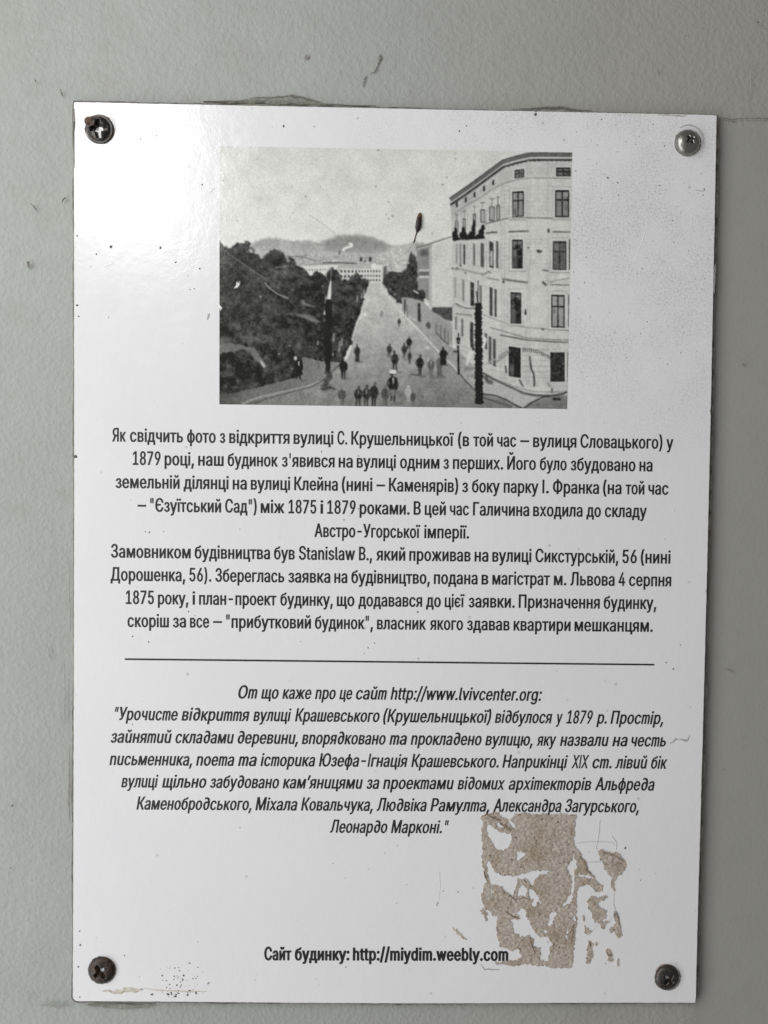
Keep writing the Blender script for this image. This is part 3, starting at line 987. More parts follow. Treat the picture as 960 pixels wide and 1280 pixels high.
    stroke([(662, 445), (662.8, 452), (664, 461), (667, 467), (668, 477), (667.4, 483)], 2.2, 72, .4)
    stroke([(632, 457), (633, 466)], 2, 82, .4)
    stroke([(649, 474), (652, 480), (654, 483)], 2, 92, .4)
    stroke([(684, 478), (687, 483)], 2, 120, .4); rect(689, 485, 691, 491.5, 92, .35)
    poly([(670, 488), (676, 478), (684, 479), (688, 488)], 202, .7)
    stroke([(607, 468), (625, 476), (645, 484), (668, 489.5), (708, 490)], 1.0, 130, .4)
    stroke([(604, 466), (614, 472.5), (634, 482), (654, 491), (668, 493.5), (688, 494.5)], 2.2, 82, .5)
    stroke([(600, 452), (606, 456), (612, 452), (620, 448)], 2.5, 165, .8, .8)
    poly([(598, 440), (606, 420), (609, 424), (604, 438), (600, 444)], 214, .5)
    poly([(581.5, 455), (585, 442), (590, 432), (593, 437), (589, 448), (584, 457)], 208, .6)
    stroke([(589.5, 405), (589, 425), (592, 438)], 3.0, 60, .5)
    # pavement in front, kerbs
    poly([(602, 468), (616, 476), (634, 484), (654, 493), (668, 496), (700, 496), (686, 496), (670, 501), (654, 509.5), (644, 505), (628, 498), (604, 492)], 176 + vnoise((CH, CW), 5, 23) * 4, .6)
    stroke([(602, 492), (618, 494), (632, 499), (644, 506), (652, 510)], 1.6, 62, .4)
    stroke([(602, 496), (622, 503), (640, 508.5)], 1.8, 84, .6)
    stroke([(655, 510), (664, 503), (678, 496.5), (694, 493.5), (704, 492), (709, 489.5)], 1.8, 62, .4)
    poly([(692, 497), (700, 497.4), (701, 500.4), (690, 499.6)], 45, .5)
    stroke([(606, 469), (610, 477), (616, 478)], 5, 88, 1.0)
    # mouldings round the windows, piers and soft modelling of the fronts
    for x0, y0, x1, y1 in ((640, 239, 655, 271.5), (694, 237, 711.5, 271), (640, 299, 653.6, 335.5), (691, 301, 708, 337), (638, 365, 651.6, 404), (689, 368, 706, 409)):
        stroke([(x0 - 3, y0 - 3), (x0 - 3.4, y1 + 2)], .7, 150, .3, .7); stroke([(x1 + 3, y0 - 3), (x1 + 2.6, y1 + 2)], .7, 158, .3, .7)
        stroke([(x0 - 4, y1 + 3), (x1 + 4, y1 + 3.4)], 1.3, 138, .4, .8); stroke([(x0 - 4, y1 + 1.4), (x1 + 4, y1 + 1.8)], .9, 214, .3)
        stroke([(x0 - 3, y0 - 4), (x1 + 3, y0 - 4)], .8, 152, .3, .8)
        stroke([(x0 + 1, y0 + 1), (x1 - 1, y0 + 1)], 1.4, 40, .3)
    for x, y0, y1 in ((627.5, 228, 488), (631, 230, 486), (659.5, 196, 490), (662.5, 196, 490), (685, 200, 440)):
        stroke([(x, y0), (x - .8, y1)], .8, 160, .5, .55)
    for k in range(60):
        x, y = rq.uniform(566, 712), rq.uniform(255, 485)
        rect(x, y, x + rq.uniform(2, 7), y + rq.uniform(.8, 2.4), rq.choice((165, 178, 208, 215)), .7, .45)
    # wheel tracks and trodden patches on the carriageway
    for k in range(46):
        y = rq.uniform(385, 505)
        half = (y - 353) * .33
        x = 478 + (y - 353) * .12 + rq.uniform(-half, half)
        stroke([(x, y), (x + rq.uniform(4, 16), y + rq.uniform(-1.2, 1.2))], rq.uniform(.6, 2.0), rq.choice((118, 135, 175, 190)) - (y - 385) * .12, .8, .30)
    for x, y, w_ in ((429, 473, 8), (447, 452, 7), (494, 465, 8), (525, 470, 9), (539, 471, 8), (549, 471, 8), (554, 456, 8), (492, 504, 12), (506, 449, 5), (374, 475, 8)):
        blob(x + w_ * .35, y + .6, w_ * .75, 1.3, 96, .7, .6)
    # garlanded masts
    for y in np.arange(380, 504, 1.6):
        t = (y - 380) / 123
        blob(598 + t * .9 + rng.uniform(-.6, .6), y, 4.4 + t * .6 + rng.uniform(-.8, .9), 1.8, 27, .35)
    stroke([(597.6, 350), (597.2, 380)], 1.3, 88, .3); stroke([(595.6, 364), (597, 378)], 1.6, 70, .4)
    stroke([(410.8, 333), (414.6, 338), (413.6, 352), (412.4, 375)], .8, 150, .3)
    poly([(413, 351), (414.6, 352), (414, 374), (409, 375.5), (410, 366)], 208, .4)
    poly([(407.5, 370), (408.6, 371), (406.6, 385), (405.8, 384)], 190, .35)
    poly([(406.5, 381), (407.6, 388), (406.6, 395), (404.8, 393)], 205, .4)
    for y in np.arange(376, 466, 1.6):
        t = (y - 376) / 90
        blob(410.5 - .6 * t + rng.uniform(-.8, .8), y, 4.0 + rng.uniform(-1, 1.4) - t, 1.9, 34, .45)
    for k in range(12):
        blob(408 + rng.uniform(-4, 5), 466 + k * 1.9, 3.6, 2.4, 78, .7, .8)
    stroke([(401, 487), (412, 484), (420, 487)], 2, 70, .7)
    stroke([(397.5, 446), (398.5, 462)], 1.6, 105, .5)
    # lamp post
    stroke([(572.6, 432), (573.4, 468)], 2.5, 45, .3)
    poly([(570.2, 422), (575.6, 422), (574.6, 430), (571.6, 430)], 52, .3); blob(573, 426.5, 1, 1.5, 130, .3)
    stroke([(573, 416), (573, 422)], 1.5, 45, .3); rect(566.5, 438.4, 572, 440.4, 70, .4)
    # people
    person(373.6, 446, 475, 30, 8.6, light=200, hat=None); blob(369.6, 448, 2, 2.6, 190, .5)
    person(429.6, 447.5, 473.6, 40, 8.6)
    person(446.8, 430, 452.5, 62, 6.8, legs=False)
    person(486.8, 429.5, 447.5, 62, 5); person(493.8, 438, 465, 52, 8.2)
    person(477, 391, 398, 140, 3); person(499, 397.5, 409.5, 80, 4); person(477.5, 388, 396, 138, 2.6)
    person(505.6, 428.5, 449, 66, 5.5); person(511.4, 421, 437, 55, 6); person(512, 438, 455.5, 72, 4.4)
    person(525, 443, 469.5, 44, 8.2); person(534.5, 434, 455, 150, 7, hat=205); person(539, 446, 471.5, 92, 7.6, light=180); person(549.5, 443, 471.5, 100, 8, legs=False)
    person(554.2, 433.5, 456, 40, 8.4, legs=False)
    stroke([(513, 468), (526, 469.4)], 1.2, 80, .4)
    person(427.6, 484, 507, 88, 8); person(448, 482, 509, 54, 8.8, light=120); person(458, 481, 509, 58, 9, light=140); person(467.5, 477.5, 509, 52, 9)
    person(481.6, 481, 509, 88, 8.4)
    person(491.4, 464, 503, 44, 11.4, hat=205, light=165); poly([(488.2, 487), (494.6, 487), (494, 495), (488.6, 495)], 118, .6)
    person(510.4, 481.5, 503, 165, 8); person(516.4, 487.5, 509, 82, 6)
    rect(566.4, 380, 567.4, 384, 140, .5)
    # old scratches and retouching marks of the photograph itself
    stroke([(387, 268.5), (398, 276), (420, 292)], .7, 150, .4, .8)
    for x, y, r_, v in ((382.2, 245.3, .9, 120), (322, 199, .6, 130), (279.6, 226, .8, 150), (486, 252.5, .8, 80), (473, 187.5, .9, 110), (486, 273, .9, 125), (569.7, 198, .9, 105), (558.5, 221.5, 1.0, 125), (553.6, 230.6, 1.0, 115), (569, 191.5, .8, 140), (540.6, 291.5, 1, 150), (365.5, 234, .6, 140), (470, 233, 1.2, 160), (366, 266, .7, 150), (297, 276.5, .7, 140), (491, 270, 1.6, 165), (483, 268, 1.2, 165)):
        blob(x, y, r_, r_, v, .25)
    blob(455, 268, 2.6, 4, 218, .8, .8, -.6); blob(564, 206, 4.5, 3.4, 210, 1.4, .7); blob(424, 242, 3, 2, 208, 1, .6); blob(287, 247, 2.2, 5, 212, 1.2, .7, .7)
    blob(456, 393, 3.4, 2.6, 215, .7, .9)
    # uneven old emulsion: haze over the far end of the street, mottling stronger in the greens
    img += 16 * np.exp(-(((XX - 500) / 55) ** 2 + ((YY - 322) / 16) ** 2)) * np.clip((520 - XX) / 20, 0, 1)
    dark = np.clip((120 - img) / 60, 0, 1)
    img += vnoise((CH, CW), 7, 33, 4) * (2.2 + 5.5 * dark) + vnoise((CH, CW), 3.2, 31, 2) * (1.8 + 3.0 * dark) + vnoise((CH, CW), 2.0, 32, 1) * 2.2
    img += vnoise((CH, CW), 45, 34, 2) * 2.5


paint()
img = blur(img, 1.15) * .75 + blur(img, 3.0) * .25
img = img + (img - blur(img, 9)) * .12 + vnoise((CH, CW), 2.2, 35, 1) * 2.4 + vnoise((CH, CW), 5, 36, 3) * 1.5
img = np.clip(img, 18, 235)


def s2l(v):
    v = np.asarray(v, np.float64) / 255.0
    return np.where(v <= .04045, v / 12.92, ((v + .055) / 1.055) ** 2.4)


def build_print():
    GX, GY = 640, 474
    c = [(275.0, 182.6), (715.4, 190.0), (708.8, 511.0), (274.5, 505.6)]
    uu, vv = np.meshgrid(np.linspace(0, 1, GX), np.linspace(0, 1, GY))
    X = (c[0][0] * (1 - uu) + c[1][0] * uu) * (1 - vv) + (c[3][0] * (1 - uu) + c[2][0] * uu) * vv
    Y = (c[0][1] * (1 - uu) + c[1][1] * uu) * (1 - vv) + (c[3][1] * (1 - uu) + c[2][1] * uu) * vv
    ix = np.clip(((X - IX0) * SS).astype(int), 0, CW - 2)
    iy = np.clip(((Y - IY0) * SS).astype(int), 0, CH - 2)
    fx = np.clip((X - IX0) * SS - .5 - ix, 0, 1); fy = np.clip((Y - IY0) * SS - .5 - iy, 0, 1)
    g = (img[iy, ix] * (1 - fx) + img[iy, ix + 1] * fx) * (1 - fy) + (img[iy + 1, ix] * (1 - fx) + img[iy + 1, ix + 1] * fx) * fy
    w = SH[2, 0] * X + SH[2, 1] * Y + SH[2, 2]
    U = (SH[0, 0] * X + SH[0, 1] * Y + SH[0, 2]) / w
    V = (SH[1, 0] * X + SH[1, 1] * Y + SH[1, 2]) / w
    co = np.stack([U, np.full_like(U, -0.00003), V + Z0], -1).reshape(-1, 3)
    nq = (GX - 1) * (GY - 1)
    jj, ii = np.mgrid[0:GY - 1, 0:GX - 1]
    a = (jj * GX + ii).ravel()
    quads = np.stack([a, a + GX, a + GX + 1, a + 1], 1)
    me = bpy.data.meshes.new('street_photograph')
    me.vertices.add(len(co)); me.vertices.foreach_set('co', co.ravel())
    me.loops.add(nq * 4); me.loops.foreach_set('vertex_index', quads.ravel())
    me.polygons.add(nq); me.polygons.foreach_set('loop_start', np.arange(0, nq * 4, 4))
    me.update(calc_edges=True)
    # ink tone: the paper white of the sheet is the brightest tone
    lin = s2l(g.ravel()) / s2l(PAPER_TONE) * 0.815
    lin = np.clip(lin * 1.0 - INK_FLOOR, 0.012, 0.84)
    colr = np.stack([lin * 1.0, lin * 1.0, lin * 0.955, np.ones_like(lin)], 1)
    at = me.color_attributes.new('ink', 'FLOAT_COLOR', 'POINT')
    at.data.foreach_set('color', colr.ravel())
    me.materials.append(M_PRINT)
    o = bpy.data.objects.new('street_photograph', me)
    COL.objects.link(o)
    o.parent = plaque
    o.matrix_parent_inverse = plaque.matrix_world.inverted()
    o['label'] = 'grey old photograph of a wide street with strollers, park trees and a tall corner house'


PAPER_TONE = 214.0
INK_FLOOR = 0.018
build_print()

# ------------------------------------------------------------------ lettering: outlines of a sans alphabet (units 1/1000)
GLYPHS = {
    34: (321, [[78,318,70,509,136,509,128,318], [193,318,185,509,250,509,243,318]]),
    39: (206, [[78,318,70,509,136,509,128,318]]),
    40: (273, [[89,207,92,264,101,324,114,384,132,441,153,494,177,539,236,539,212,485,191,428,174,370,161,313,154,258,151,207,154,161,160,115,172,67,188,16,209,-38,236,-96,177,-96,139,-21,111,55,95,131]]),
    41: (273, [[37,-96,64,-37,86,18,102,69,113,116,120,162,122,207,119,258,112,313,99,370,82,428,62,485,37,539,97,539,121,494,142,441,159,384,173,323,181,264,184,207,178,130,161,53,134,-22,97,-96]]),
    44: (188, [[38,-119,68,71,137,71,84,-119]]),
    45: (453, [[337,244,337,188,114,188,114,244]]),
    46: (188, [[95,-4,78,-1,63,9,53,24,50,41,53,59,63,73,78,83,95,87,113,83,128,73,138,59,141,41,138,24,128,9,113,-1]]),
    47: (249, [[235,533,71,-76,14,-76,178,533]]),
    49: (453, [[76,0,76,55,391,55,391,0], [276,509,276,0,212,0,212,448,209,448,86,358,86,427,198,509]]),
    52: (453, [[40,105,40,158,247,509,311,509,109,166,109,163,413,163,413,105], [282,0,282,121,282,146,282,318,343,318,343,0]]),
    53: (453, [[221,-7,178,-2,140,11,108,32,83,60,66,93,60,130,122,130,127,108,138,89,154,73,173,60,196,52,221,50,250,53,276,64,298,82,314,104,324,131,328,162,324,193,314,221,297,244,275,262,248,273,218,277,192,275,167,268,145,258,128,246,67,253,96,509,366,509,366,452,151,452,134,301,155,315,178,325,203,331,229,334,263,330,294,321,321,306,345,285,364,260,379,231,388,199,391,163,385,117,369,76,343,41,309,15,268,-1]]),
    54: (453, [[226,-7,182,-1,142,15,109,40,84,74,69,115,64,162,68,199,80,239,102,285,137,340,252,509,322,509,151,261,145,261,154,275,165,288,179,299,196,307,214,312,235,314,278,309,316,295,346,271,370,240,384,201,389,157,384,112,368,73,343,39,310,14,271,-2], [226,48,254,52,279,63,299,79,314,101,324,128,327,157,324,187,314,213,299,235,279,251,254,262,226,265,198,262,174,252,153,235,138,214,128,188,125,158,128,128,138,102,153,79,174,63,198,52]]),
    55: (453, [[97,0,323,448,323,452,62,452,62,509,391,509,391,449,165,0]]),
    56: (453, [[226,-7,178,-2,136,11,101,33,74,62,57,96,52,135,55,166,65,195,81,220,101,241,125,256,153,265,119,282,93,308,76,342,70,380,75,417,90,450,114,477,146,498,184,511,226,516,269,511,306,498,337,477,361,450,377,417,382,380,376,342,359,308,333,282,300,267,327,256,351,241,372,220,387,195,397,166,401,135,395,96,378,62,352,33,317,11,275,-2], [226,49,258,52,285,60,307,74,323,91,333,113,337,139,333,165,322,189,305,208,283,223,256,232,226,235,196,232,169,223,147,208,130,189,119,165,115,139,119,113,129,91,145,74,167,60,195,52], [226,290,252,292,274,300,293,313,307,330,316,351,319,376,316,399,308,420,294,437,275,449,252,457,226,460,200,457,177,449,159,437,145,420,136,399,133,376,136,351,145,330,159,313,178,300,201,292]]),
    57: (453, [[226,516,271,510,310,494,343,468,368,434,384,393,389,347,385,309,373,270,350,224,315,168,200,0,130,0,301,248,307,248,299,234,287,221,273,210,257,202,238,196,218,195,175,199,137,214,106,237,83,269,68,307,64,352,69,397,85,436,110,469,143,494,182,510], [226,460,199,457,174,446,154,429,138,407,129,381,125,352,129,322,138,295,154,274,174,257,199,247,226,243,254,247,279,257,299,273,314,295,324,321,327,350,324,381,314,407,299,429,279,446,254,457]]),
    58: (188, [[95,-4,78,-1,63,9,53,24,50,41,53,59,63,73,78,83,95,87,113,83,128,73,138,59,141,41,138,24,128,9,113,-1], [95,271,78,274,63,284,53,299,50,316,53,334,63,349,78,359,95,362,113,359,128,349,138,334,141,316,138,299,128,284,113,274]]),
    66: (456, [[60,0,60,509,241,509,289,504,329,491,359,469,381,442,394,410,398,374,395,344,387,320,373,301,356,286,336,275,315,267,315,262,339,257,363,245,385,227,402,203,414,173,418,136,413,100,400,67,377,39,344,18,301,4,247,0], [125,57,245,57,296,63,330,80,349,105,355,137,352,161,342,184,327,203,306,218,279,228,248,231,125,231], [125,285,238,285,265,288,288,296,308,309,323,326,333,348,336,372,330,403,313,429,283,446,240,452,125,452]]),
    83: (447, [[224,-9,172,-4,128,9,91,31,64,60,46,96,38,137,104,137,110,110,123,88,142,71,166,59,194,52,224,49,257,52,286,60,311,74,329,92,341,114,346,139,342,161,332,179,316,193,296,205,245,222,184,239,128,260,86,289,67,313,56,341,52,372,58,413,75,448,102,476,138,498,180,511,227,516,275,511,316,498,351,476,377,449,394,415,401,378,337,378,326,412,302,437,267,453,225,459,194,456,167,448,145,435,129,418,118,398,115,376,119,352,131,334,148,319,169,308,212,293,264,279,312,264,336,252,359,238,379,220,395,198,405,171,408,139,403,99,386,64,360,34,323,11,278,-4]]),
    97: (389, [[160,-9,126,-5,94,5,68,22,48,45,35,73,30,108,34,138,43,161,58,179,78,193,100,203,125,211,178,220,234,227,252,230,265,235,273,243,276,255,273,279,267,297,256,311,240,322,220,329,196,331,171,329,149,322,132,313,118,301,107,288,100,274,41,291,57,322,79,346,104,364,133,375,163,382,194,384,239,379,263,372,286,360,306,343,322,320,333,290,337,251,337,0,277,0,277,52,272,52,252,25,236,12,215,1,190,-6], [170,45,202,49,228,59,248,74,263,93,272,115,276,138,276,190,259,182,231,176,200,171,175,168,134,159,117,150,103,139,95,124,92,105,94,87,102,72,114,61,130,52,149,47]]),
    98: (424, [[229,-8,198,-5,172,4,153,17,138,31,118,59,112,59,112,0,53,0,53,509,114,509,114,319,118,319,137,346,152,360,171,373,197,381,229,384,274,378,313,361,345,332,370,293,385,245,390,189,385,133,370,84,346,45,313,16,274,-2], [220,47,253,51,279,66,301,88,316,117,325,151,328,189,325,227,316,261,301,290,280,311,253,325,220,330,188,325,161,312,140,291,125,263,116,229,113,189,116,150,125,115,140,86,162,65,188,51]]),
    99: (396, [[207,-8,159,-2,117,16,82,46,56,85,40,133,34,187,40,243,56,291,82,330,117,360,159,378,207,384,234,383,260,377,284,368,305,356,324,341,340,322,353,301,362,277,303,262,290,289,270,311,242,325,207,330,173,325,145,310,124,287,108,258,99,224,96,187,99,151,108,117,124,89,145,66,173,51,207,46,243,52,271,66,292,89,304,117,363,102,354,78,341,56,325,37,306,21,285,9,261,-1,235,-6]]),
    100: (424, [[195,-8,151,-2,111,16,79,45,55,84,39,133,34,189,39,245,55,293,79,332,112,361,151,378,196,384,228,381,253,373,272,360,287,346,306,319,311,319,311,509,372,509,372,0,313,0,313,59,307,59,287,31,272,17,252,4,227,-5], [205,47,236,51,263,65,284,86,299,115,309,150,312,189,309,229,300,263,284,291,263,312,237,325,205,330,172,325,145,311,124,290,108,261,99,227,96,189,99,151,109,117,124,88,145,66,172,51]]),
    101: (404, [[212,-8,161,-2,117,16,82,46,56,85,40,132,34,187,39,242,55,290,81,329,115,359,157,378,205,384,236,382,266,374,294,361,319,341,341,315,357,282,368,242,371,194,371,169,75,169,75,221,338,221,310,202,307,237,298,269,283,294,263,314,237,326,205,330,173,326,146,313,125,294,109,270,99,241,96,211,96,178,100,139,110,106,128,80,151,61,179,50,212,46,234,48,254,53,271,61,285,73,297,88,306,105,365,91,353,63,335,39,311,19,283,4,249,-5]]),
    103: (425, [[207,-151,168,-148,134,-140,105,-127,82,-110,64,-91,51,-69,101,-41,122,-66,136,-78,154,-88,178,-95,207,-97,249,-92,282,-75,298,-58,308,-34,311,-6,311,68,306,68,287,41,272,28,252,16,227,8,195,5,152,10,113,27,80,53,55,90,39,136,34,191,39,246,55,293,80,332,112,361,152,378,196,384,228,382,253,373,273,360,288,346,308,319,313,319,313,379,372,379,372,-9,367,-54,350,-90,324,-117,291,-136,251,-147], [205,59,237,63,264,75,285,95,300,121,309,154,312,193,309,231,300,264,285,291,264,312,237,325,205,330,172,325,145,312,124,290,109,262,99,229,96,193,99,155,109,123,124,96,145,76,172,63]]),
    104: (410, [[114,227,114,0,53,0,53,509,114,509,114,287,102,287,124,332,152,362,187,379,227,384,264,380,295,369,321,349,341,321,353,285,357,240,357,0,296,0,296,235,290,275,273,304,246,323,210,329,184,326,161,317,141,303,126,283,117,257]]),
    105: (167, [[53,0,53,379,114,379,114,0], [84,443,67,446,54,455,44,468,41,483,44,499,54,512,67,521,84,524,100,521,114,512,123,499,126,483,123,468,114,455,100,446]]),
    108: (189, [[139,-2,101,3,74,20,58,47,53,84,53,509,114,509,114,99,115,77,120,62,130,54,146,52,160,53,170,54,181,3,162,-1]]),
    109: (610, [[53,0,53,379,112,379,112,295,108,295,118,323,132,346,151,363,172,376,195,384,219,386,257,380,287,361,309,331,321,295,312,295,322,321,337,343,357,361,381,375,407,383,437,386,468,383,497,372,522,354,541,328,553,296,557,255,557,0,496,0,496,254,490,289,473,313,447,326,419,330,395,328,374,320,358,307,345,290,338,270,335,247,335,0,274,0,274,260,269,288,253,311,229,326,199,330,178,328,158,320,140,307,126,289,117,266,114,238,114,0]]),
    110: (410, [[114,227,114,0,53,0,53,379,112,379,112,287,102,287,124,332,152,362,187,379,227,384,264,380,295,369,321,349,341,321,353,285,357,240,357,0,296,0,296,235,290,275,273,304,246,323,210,329,184,326,161,317,141,303,126,283,117,257]]),
    111: (415, [[207,-8,159,-2,117,16,82,46,56,85,40,133,34,187,40,243,56,291,82,330,117,360,159,378,207,384,256,378,299,360,333,330,359,291,376,243,381,187,376,133,359,85,333,46,299,16,256,-2], [207,46,242,51,270,66,292,89,307,117,316,151,319,187,316,224,307,258,292,287,270,310,242,325,207,330,173,325,145,310,124,287,108,258,99,224,96,187,99,151,108,117,124,89,145,66,173,51]]),
    112: (424, [[53,-143,53,379,112,379,112,319,118,319,137,346,152,360,171,373,197,381,229,384,274,378,313,361,345,332,370,293,385,245,390,189,385,133,370,84,346,45,313,16,274,-2,229,-8,198,-5,173,4,153,17,138,31,118,59,114,59,114,-143], [220,47,253,51,279,66,301,88,316,117,325,151,328,189,325,227,316,261,301,290,280,311,253,325,220,330,188,325,161,312,140,291,125,263,116,229,113,189,116,150,125,115,140,86,162,65,188,51]]),
    114: (259, [[53,0,53,379,112,379,112,321,115,321,130,347,152,367,181,380,213,385,229,384,243,384,243,322,230,324,207,326,182,323,159,315,140,301,126,284,117,262,114,237,114,0]]),
    115: (365, [[182,-8,145,-5,112,3,84,18,62,38,45,63,36,94,94,107,105,79,124,60,150,49,181,45,217,50,244,62,262,81,268,103,265,121,254,136,237,147,212,155,149,170,104,186,72,208,53,237,47,274,51,305,65,332,87,354,115,370,149,381,187,384,223,381,254,372,279,358,299,339,314,316,324,290,268,277,258,298,243,316,219,328,187,333,156,329,131,317,114,299,109,277,112,258,124,243,144,232,172,223,229,209,275,194,306,171,325,142,331,107,326,75,312,47,290,24,260,6,223,-5]]),
    116: (227, [[204,379,204,327,6,327,6,379], [65,471,126,471,126,98,128,76,136,61,150,53,170,50,185,51,202,54,213,2,192,-3,168,-4,125,2,92,21,72,52,65,93]]),
    117: (410, [[182,-5,146,-1,115,11,89,31,69,59,57,95,53,139,53,379,114,379,114,144,119,105,137,75,164,56,200,50,226,53,249,62,268,77,283,97,293,122,296,153,296,379,357,379,357,0,298,0,298,92,307,92,286,47,257,17,222,0]]),
    118: (389, [[163,0,17,379,84,379,165,155,187,87,206,21,184,21,203,87,224,155,305,379,371,379,226,0]]),
    119: (567, [[138,0,23,379,87,379,133,214,154,137,175,41,165,41,186,135,206,214,252,379,316,379,362,214,382,136,402,41,391,41,413,135,434,214,480,379,545,379,429,0,368,0,319,172,305,225,291,280,277,338,291,338,277,280,263,225,248,172,199,0]]),
    121: (389, [[47,-139,61,-86,71,-87,88,-90,104,-89,118,-84,130,-74,141,-58,151,-36,163,-1,17,379,84,379,165,155,187,87,206,21,184,21,202,87,224,155,305,379,371,379,204,-58,191,-85,177,-107,159,-124,139,-136,117,-143,91,-145,65,-143]]),
    1028: (510, [[267,-7,205,1,150,25,104,63,70,115,48,179,40,254,48,329,70,393,104,445,150,484,205,508,267,516,305,513,340,504,373,490,402,471,427,447,448,418,463,385,473,348,408,348,401,373,389,395,375,413,357,428,337,440,315,449,292,454,267,456,223,450,184,432,150,404,125,364,109,314,103,254,109,194,125,145,150,105,184,76,223,59,267,53,292,55,315,60,337,68,357,80,375,96,389,114,401,136,408,160,473,160,463,124,448,91,428,62,402,38,373,19,341,5,305,-4], [81,231,81,288,316,288,316,231]]),
    1030: (300, [[31,0,31,57,118,57,118,452,31,452,31,509,269,509,269,452,183,452,183,57,269,57,269,0]]),
    1040: (480, [[16,0,201,509,276,509,463,0,395,0,287,302,264,372,232,478,245,478,213,371,191,302,85,0], [110,142,110,199,370,199,370,142]]),
    1042: (456, [[60,0,60,509,241,509,289,504,329,491,359,469,381,442,394,410,398,374,395,344,387,320,373,301,356,286,336,275,315,267,315,262,339,257,363,245,385,227,402,203,414,173,418,136,413,100,400,67,377,39,344,18,301,4,247,0], [125,57,245,57,296,63,330,80,349,105,355,137,352,161,342,184,327,203,306,218,279,228,248,231,125,231], [125,285,238,285,265,288,288,296,308,309,323,326,333,348,336,372,330,403,313,429,283,446,240,452,125,452]]),
    1043: (401, [[370,509,370,452,125,452,125,0,60,0,60,509]]),
    1044: (569, [[32,-109,32,57,73,57,97,86,117,132,133,199,145,294,162,509,480,509,480,57,537,57,537,-109,475,-109,475,0,94,0,94,-109], [147,57,416,57,416,452,221,452,208,294,196,194,187,150,176,111,163,80]]),
    1047: (431, [[216,-7,169,-2,127,11,92,31,66,59,48,93,42,132,107,132,112,108,123,88,140,71,161,60,187,52,215,50,246,53,272,61,295,74,312,92,323,114,326,139,323,165,312,188,295,207,272,221,242,230,207,233,166,233,166,289,207,289,235,291,260,299,281,312,296,329,305,351,309,375,306,399,297,420,284,437,265,449,243,457,216,460,191,457,167,450,146,438,130,422,119,402,115,378,53,378,59,417,76,450,102,478,135,498,174,511,217,516,262,511,300,497,330,475,353,446,367,414,372,378,366,339,349,306,322,280,287,264,287,260,317,252,342,238,363,219,378,196,387,169,390,139,384,99,367,64,341,35,306,12,264,-2]]),
    1049: (523, [[463,0,398,0,398,291,399,328,402,384,404,454,416,452,376,381,346,331,321,290,137,0,60,0,60,509,125,509,125,195,124,157,123,108,118,54,110,55,136,107,161,151,180,183,388,509,463,509], [262,562,236,566,212,575,192,590,177,610,167,633,164,659,208,659,212,637,223,621,241,609,262,606,284,609,301,621,312,637,316,659,361,659,358,633,348,610,333,590,313,575,289,566]]),
    1050: (467, [[60,0,60,509,125,509,125,287,196,287,362,509,440,509,251,262,449,0,371,0,199,231,125,231,125,0]]),
    1051: (520, [[32,0,32,57,45,57,67,59,84,66,97,80,107,103,114,135,119,181,146,509,460,509,460,0,395,0,395,452,205,452,182,175,170,97,161,67,147,42,131,24,109,10,83,3,51,0]]),
    1052: (628, [[60,0,60,509,152,509,277,187,287,159,299,123,311,84,322,49,307,49,318,83,330,121,342,158,352,187,476,509,568,509,568,0,504,0,504,291,504,327,505,369,506,413,507,457,513,457,498,409,482,363,467,322,456,291,342,0,286,0,170,291,159,321,145,361,129,408,112,457,119,457,120,416,121,372,122,328,122,291,122,0]]),
    1053: (517, [[60,0,60,509,125,509,125,289,392,289,392,509,457,509,457,0,392,0,392,232,125,232,125,0]]),
    1054: (533, [[267,-7,205,1,150,25,105,63,70,115,48,179,40,254,48,329,70,393,105,445,150,484,205,508,267,516,329,508,384,484,429,445,464,393,486,329,493,254,486,179,464,115,429,63,384,25,329,1], [267,53,310,59,349,76,383,105,408,144,425,194,430,254,425,314,408,365,383,404,349,433,310,450,267,456,223,450,184,433,151,404,125,364,109,314,103,254,109,194,125,144,151,105,184,76,223,59]]),
    1055: (517, [[457,509,457,0,392,0,392,452,125,452,125,0,60,0,60,509]]),
    1056: (445, [[60,0,60,509,235,509,289,503,332,487,366,462,390,430,404,391,409,348,404,304,390,265,366,233,332,207,289,191,235,186,109,186,109,242,233,242,269,246,297,256,318,272,333,294,342,319,344,348,342,376,333,402,318,423,297,439,268,449,232,452,125,452,125,0]]),
    1057: (510, [[267,-7,205,1,150,25,104,63,70,115,48,179,40,254,48,329,70,393,104,445,150,484,205,508,267,516,305,513,340,504,373,490,402,471,427,447,448,418,463,385,473,348,408,348,401,373,389,395,375,413,357,428,337,440,315,449,292,454,267,456,223,450,184,432,150,403,125,364,109,314,103,254,109,194,125,145,151,105,184,76,223,59,267,53,292,55,315,60,337,69,357,81,375,96,389,114,401,136,408,160,473,160,463,124,448,91,428,62,402,38,373,19,341,5,305,-4]]),
    1059: (437, [[87,0,87,57,122,57,145,59,163,65,176,76,185,92,195,116,16,509,87,509,154,357,185,282,209,215,232,149,214,149,248,245,290,357,351,509,420,509,244,84,220,40,204,24,184,11,156,3,121,0]]),
    1060: (578, [[267,37,202,43,146,63,101,95,68,139,47,192,40,254,47,317,68,370,101,413,146,446,202,466,267,472,311,472,376,466,431,446,476,413,510,370,530,317,537,254,530,192,510,139,476,95,431,63,376,43,311,37], [269,96,308,96,358,101,399,114,432,137,456,168,470,207,475,254,470,301,456,341,432,372,399,395,358,408,308,413,269,413,220,408,179,395,146,372,122,341,108,301,103,254,108,207,122,168,146,137,179,114,220,101], [257,-29,257,538,321,538,321,-29]]),
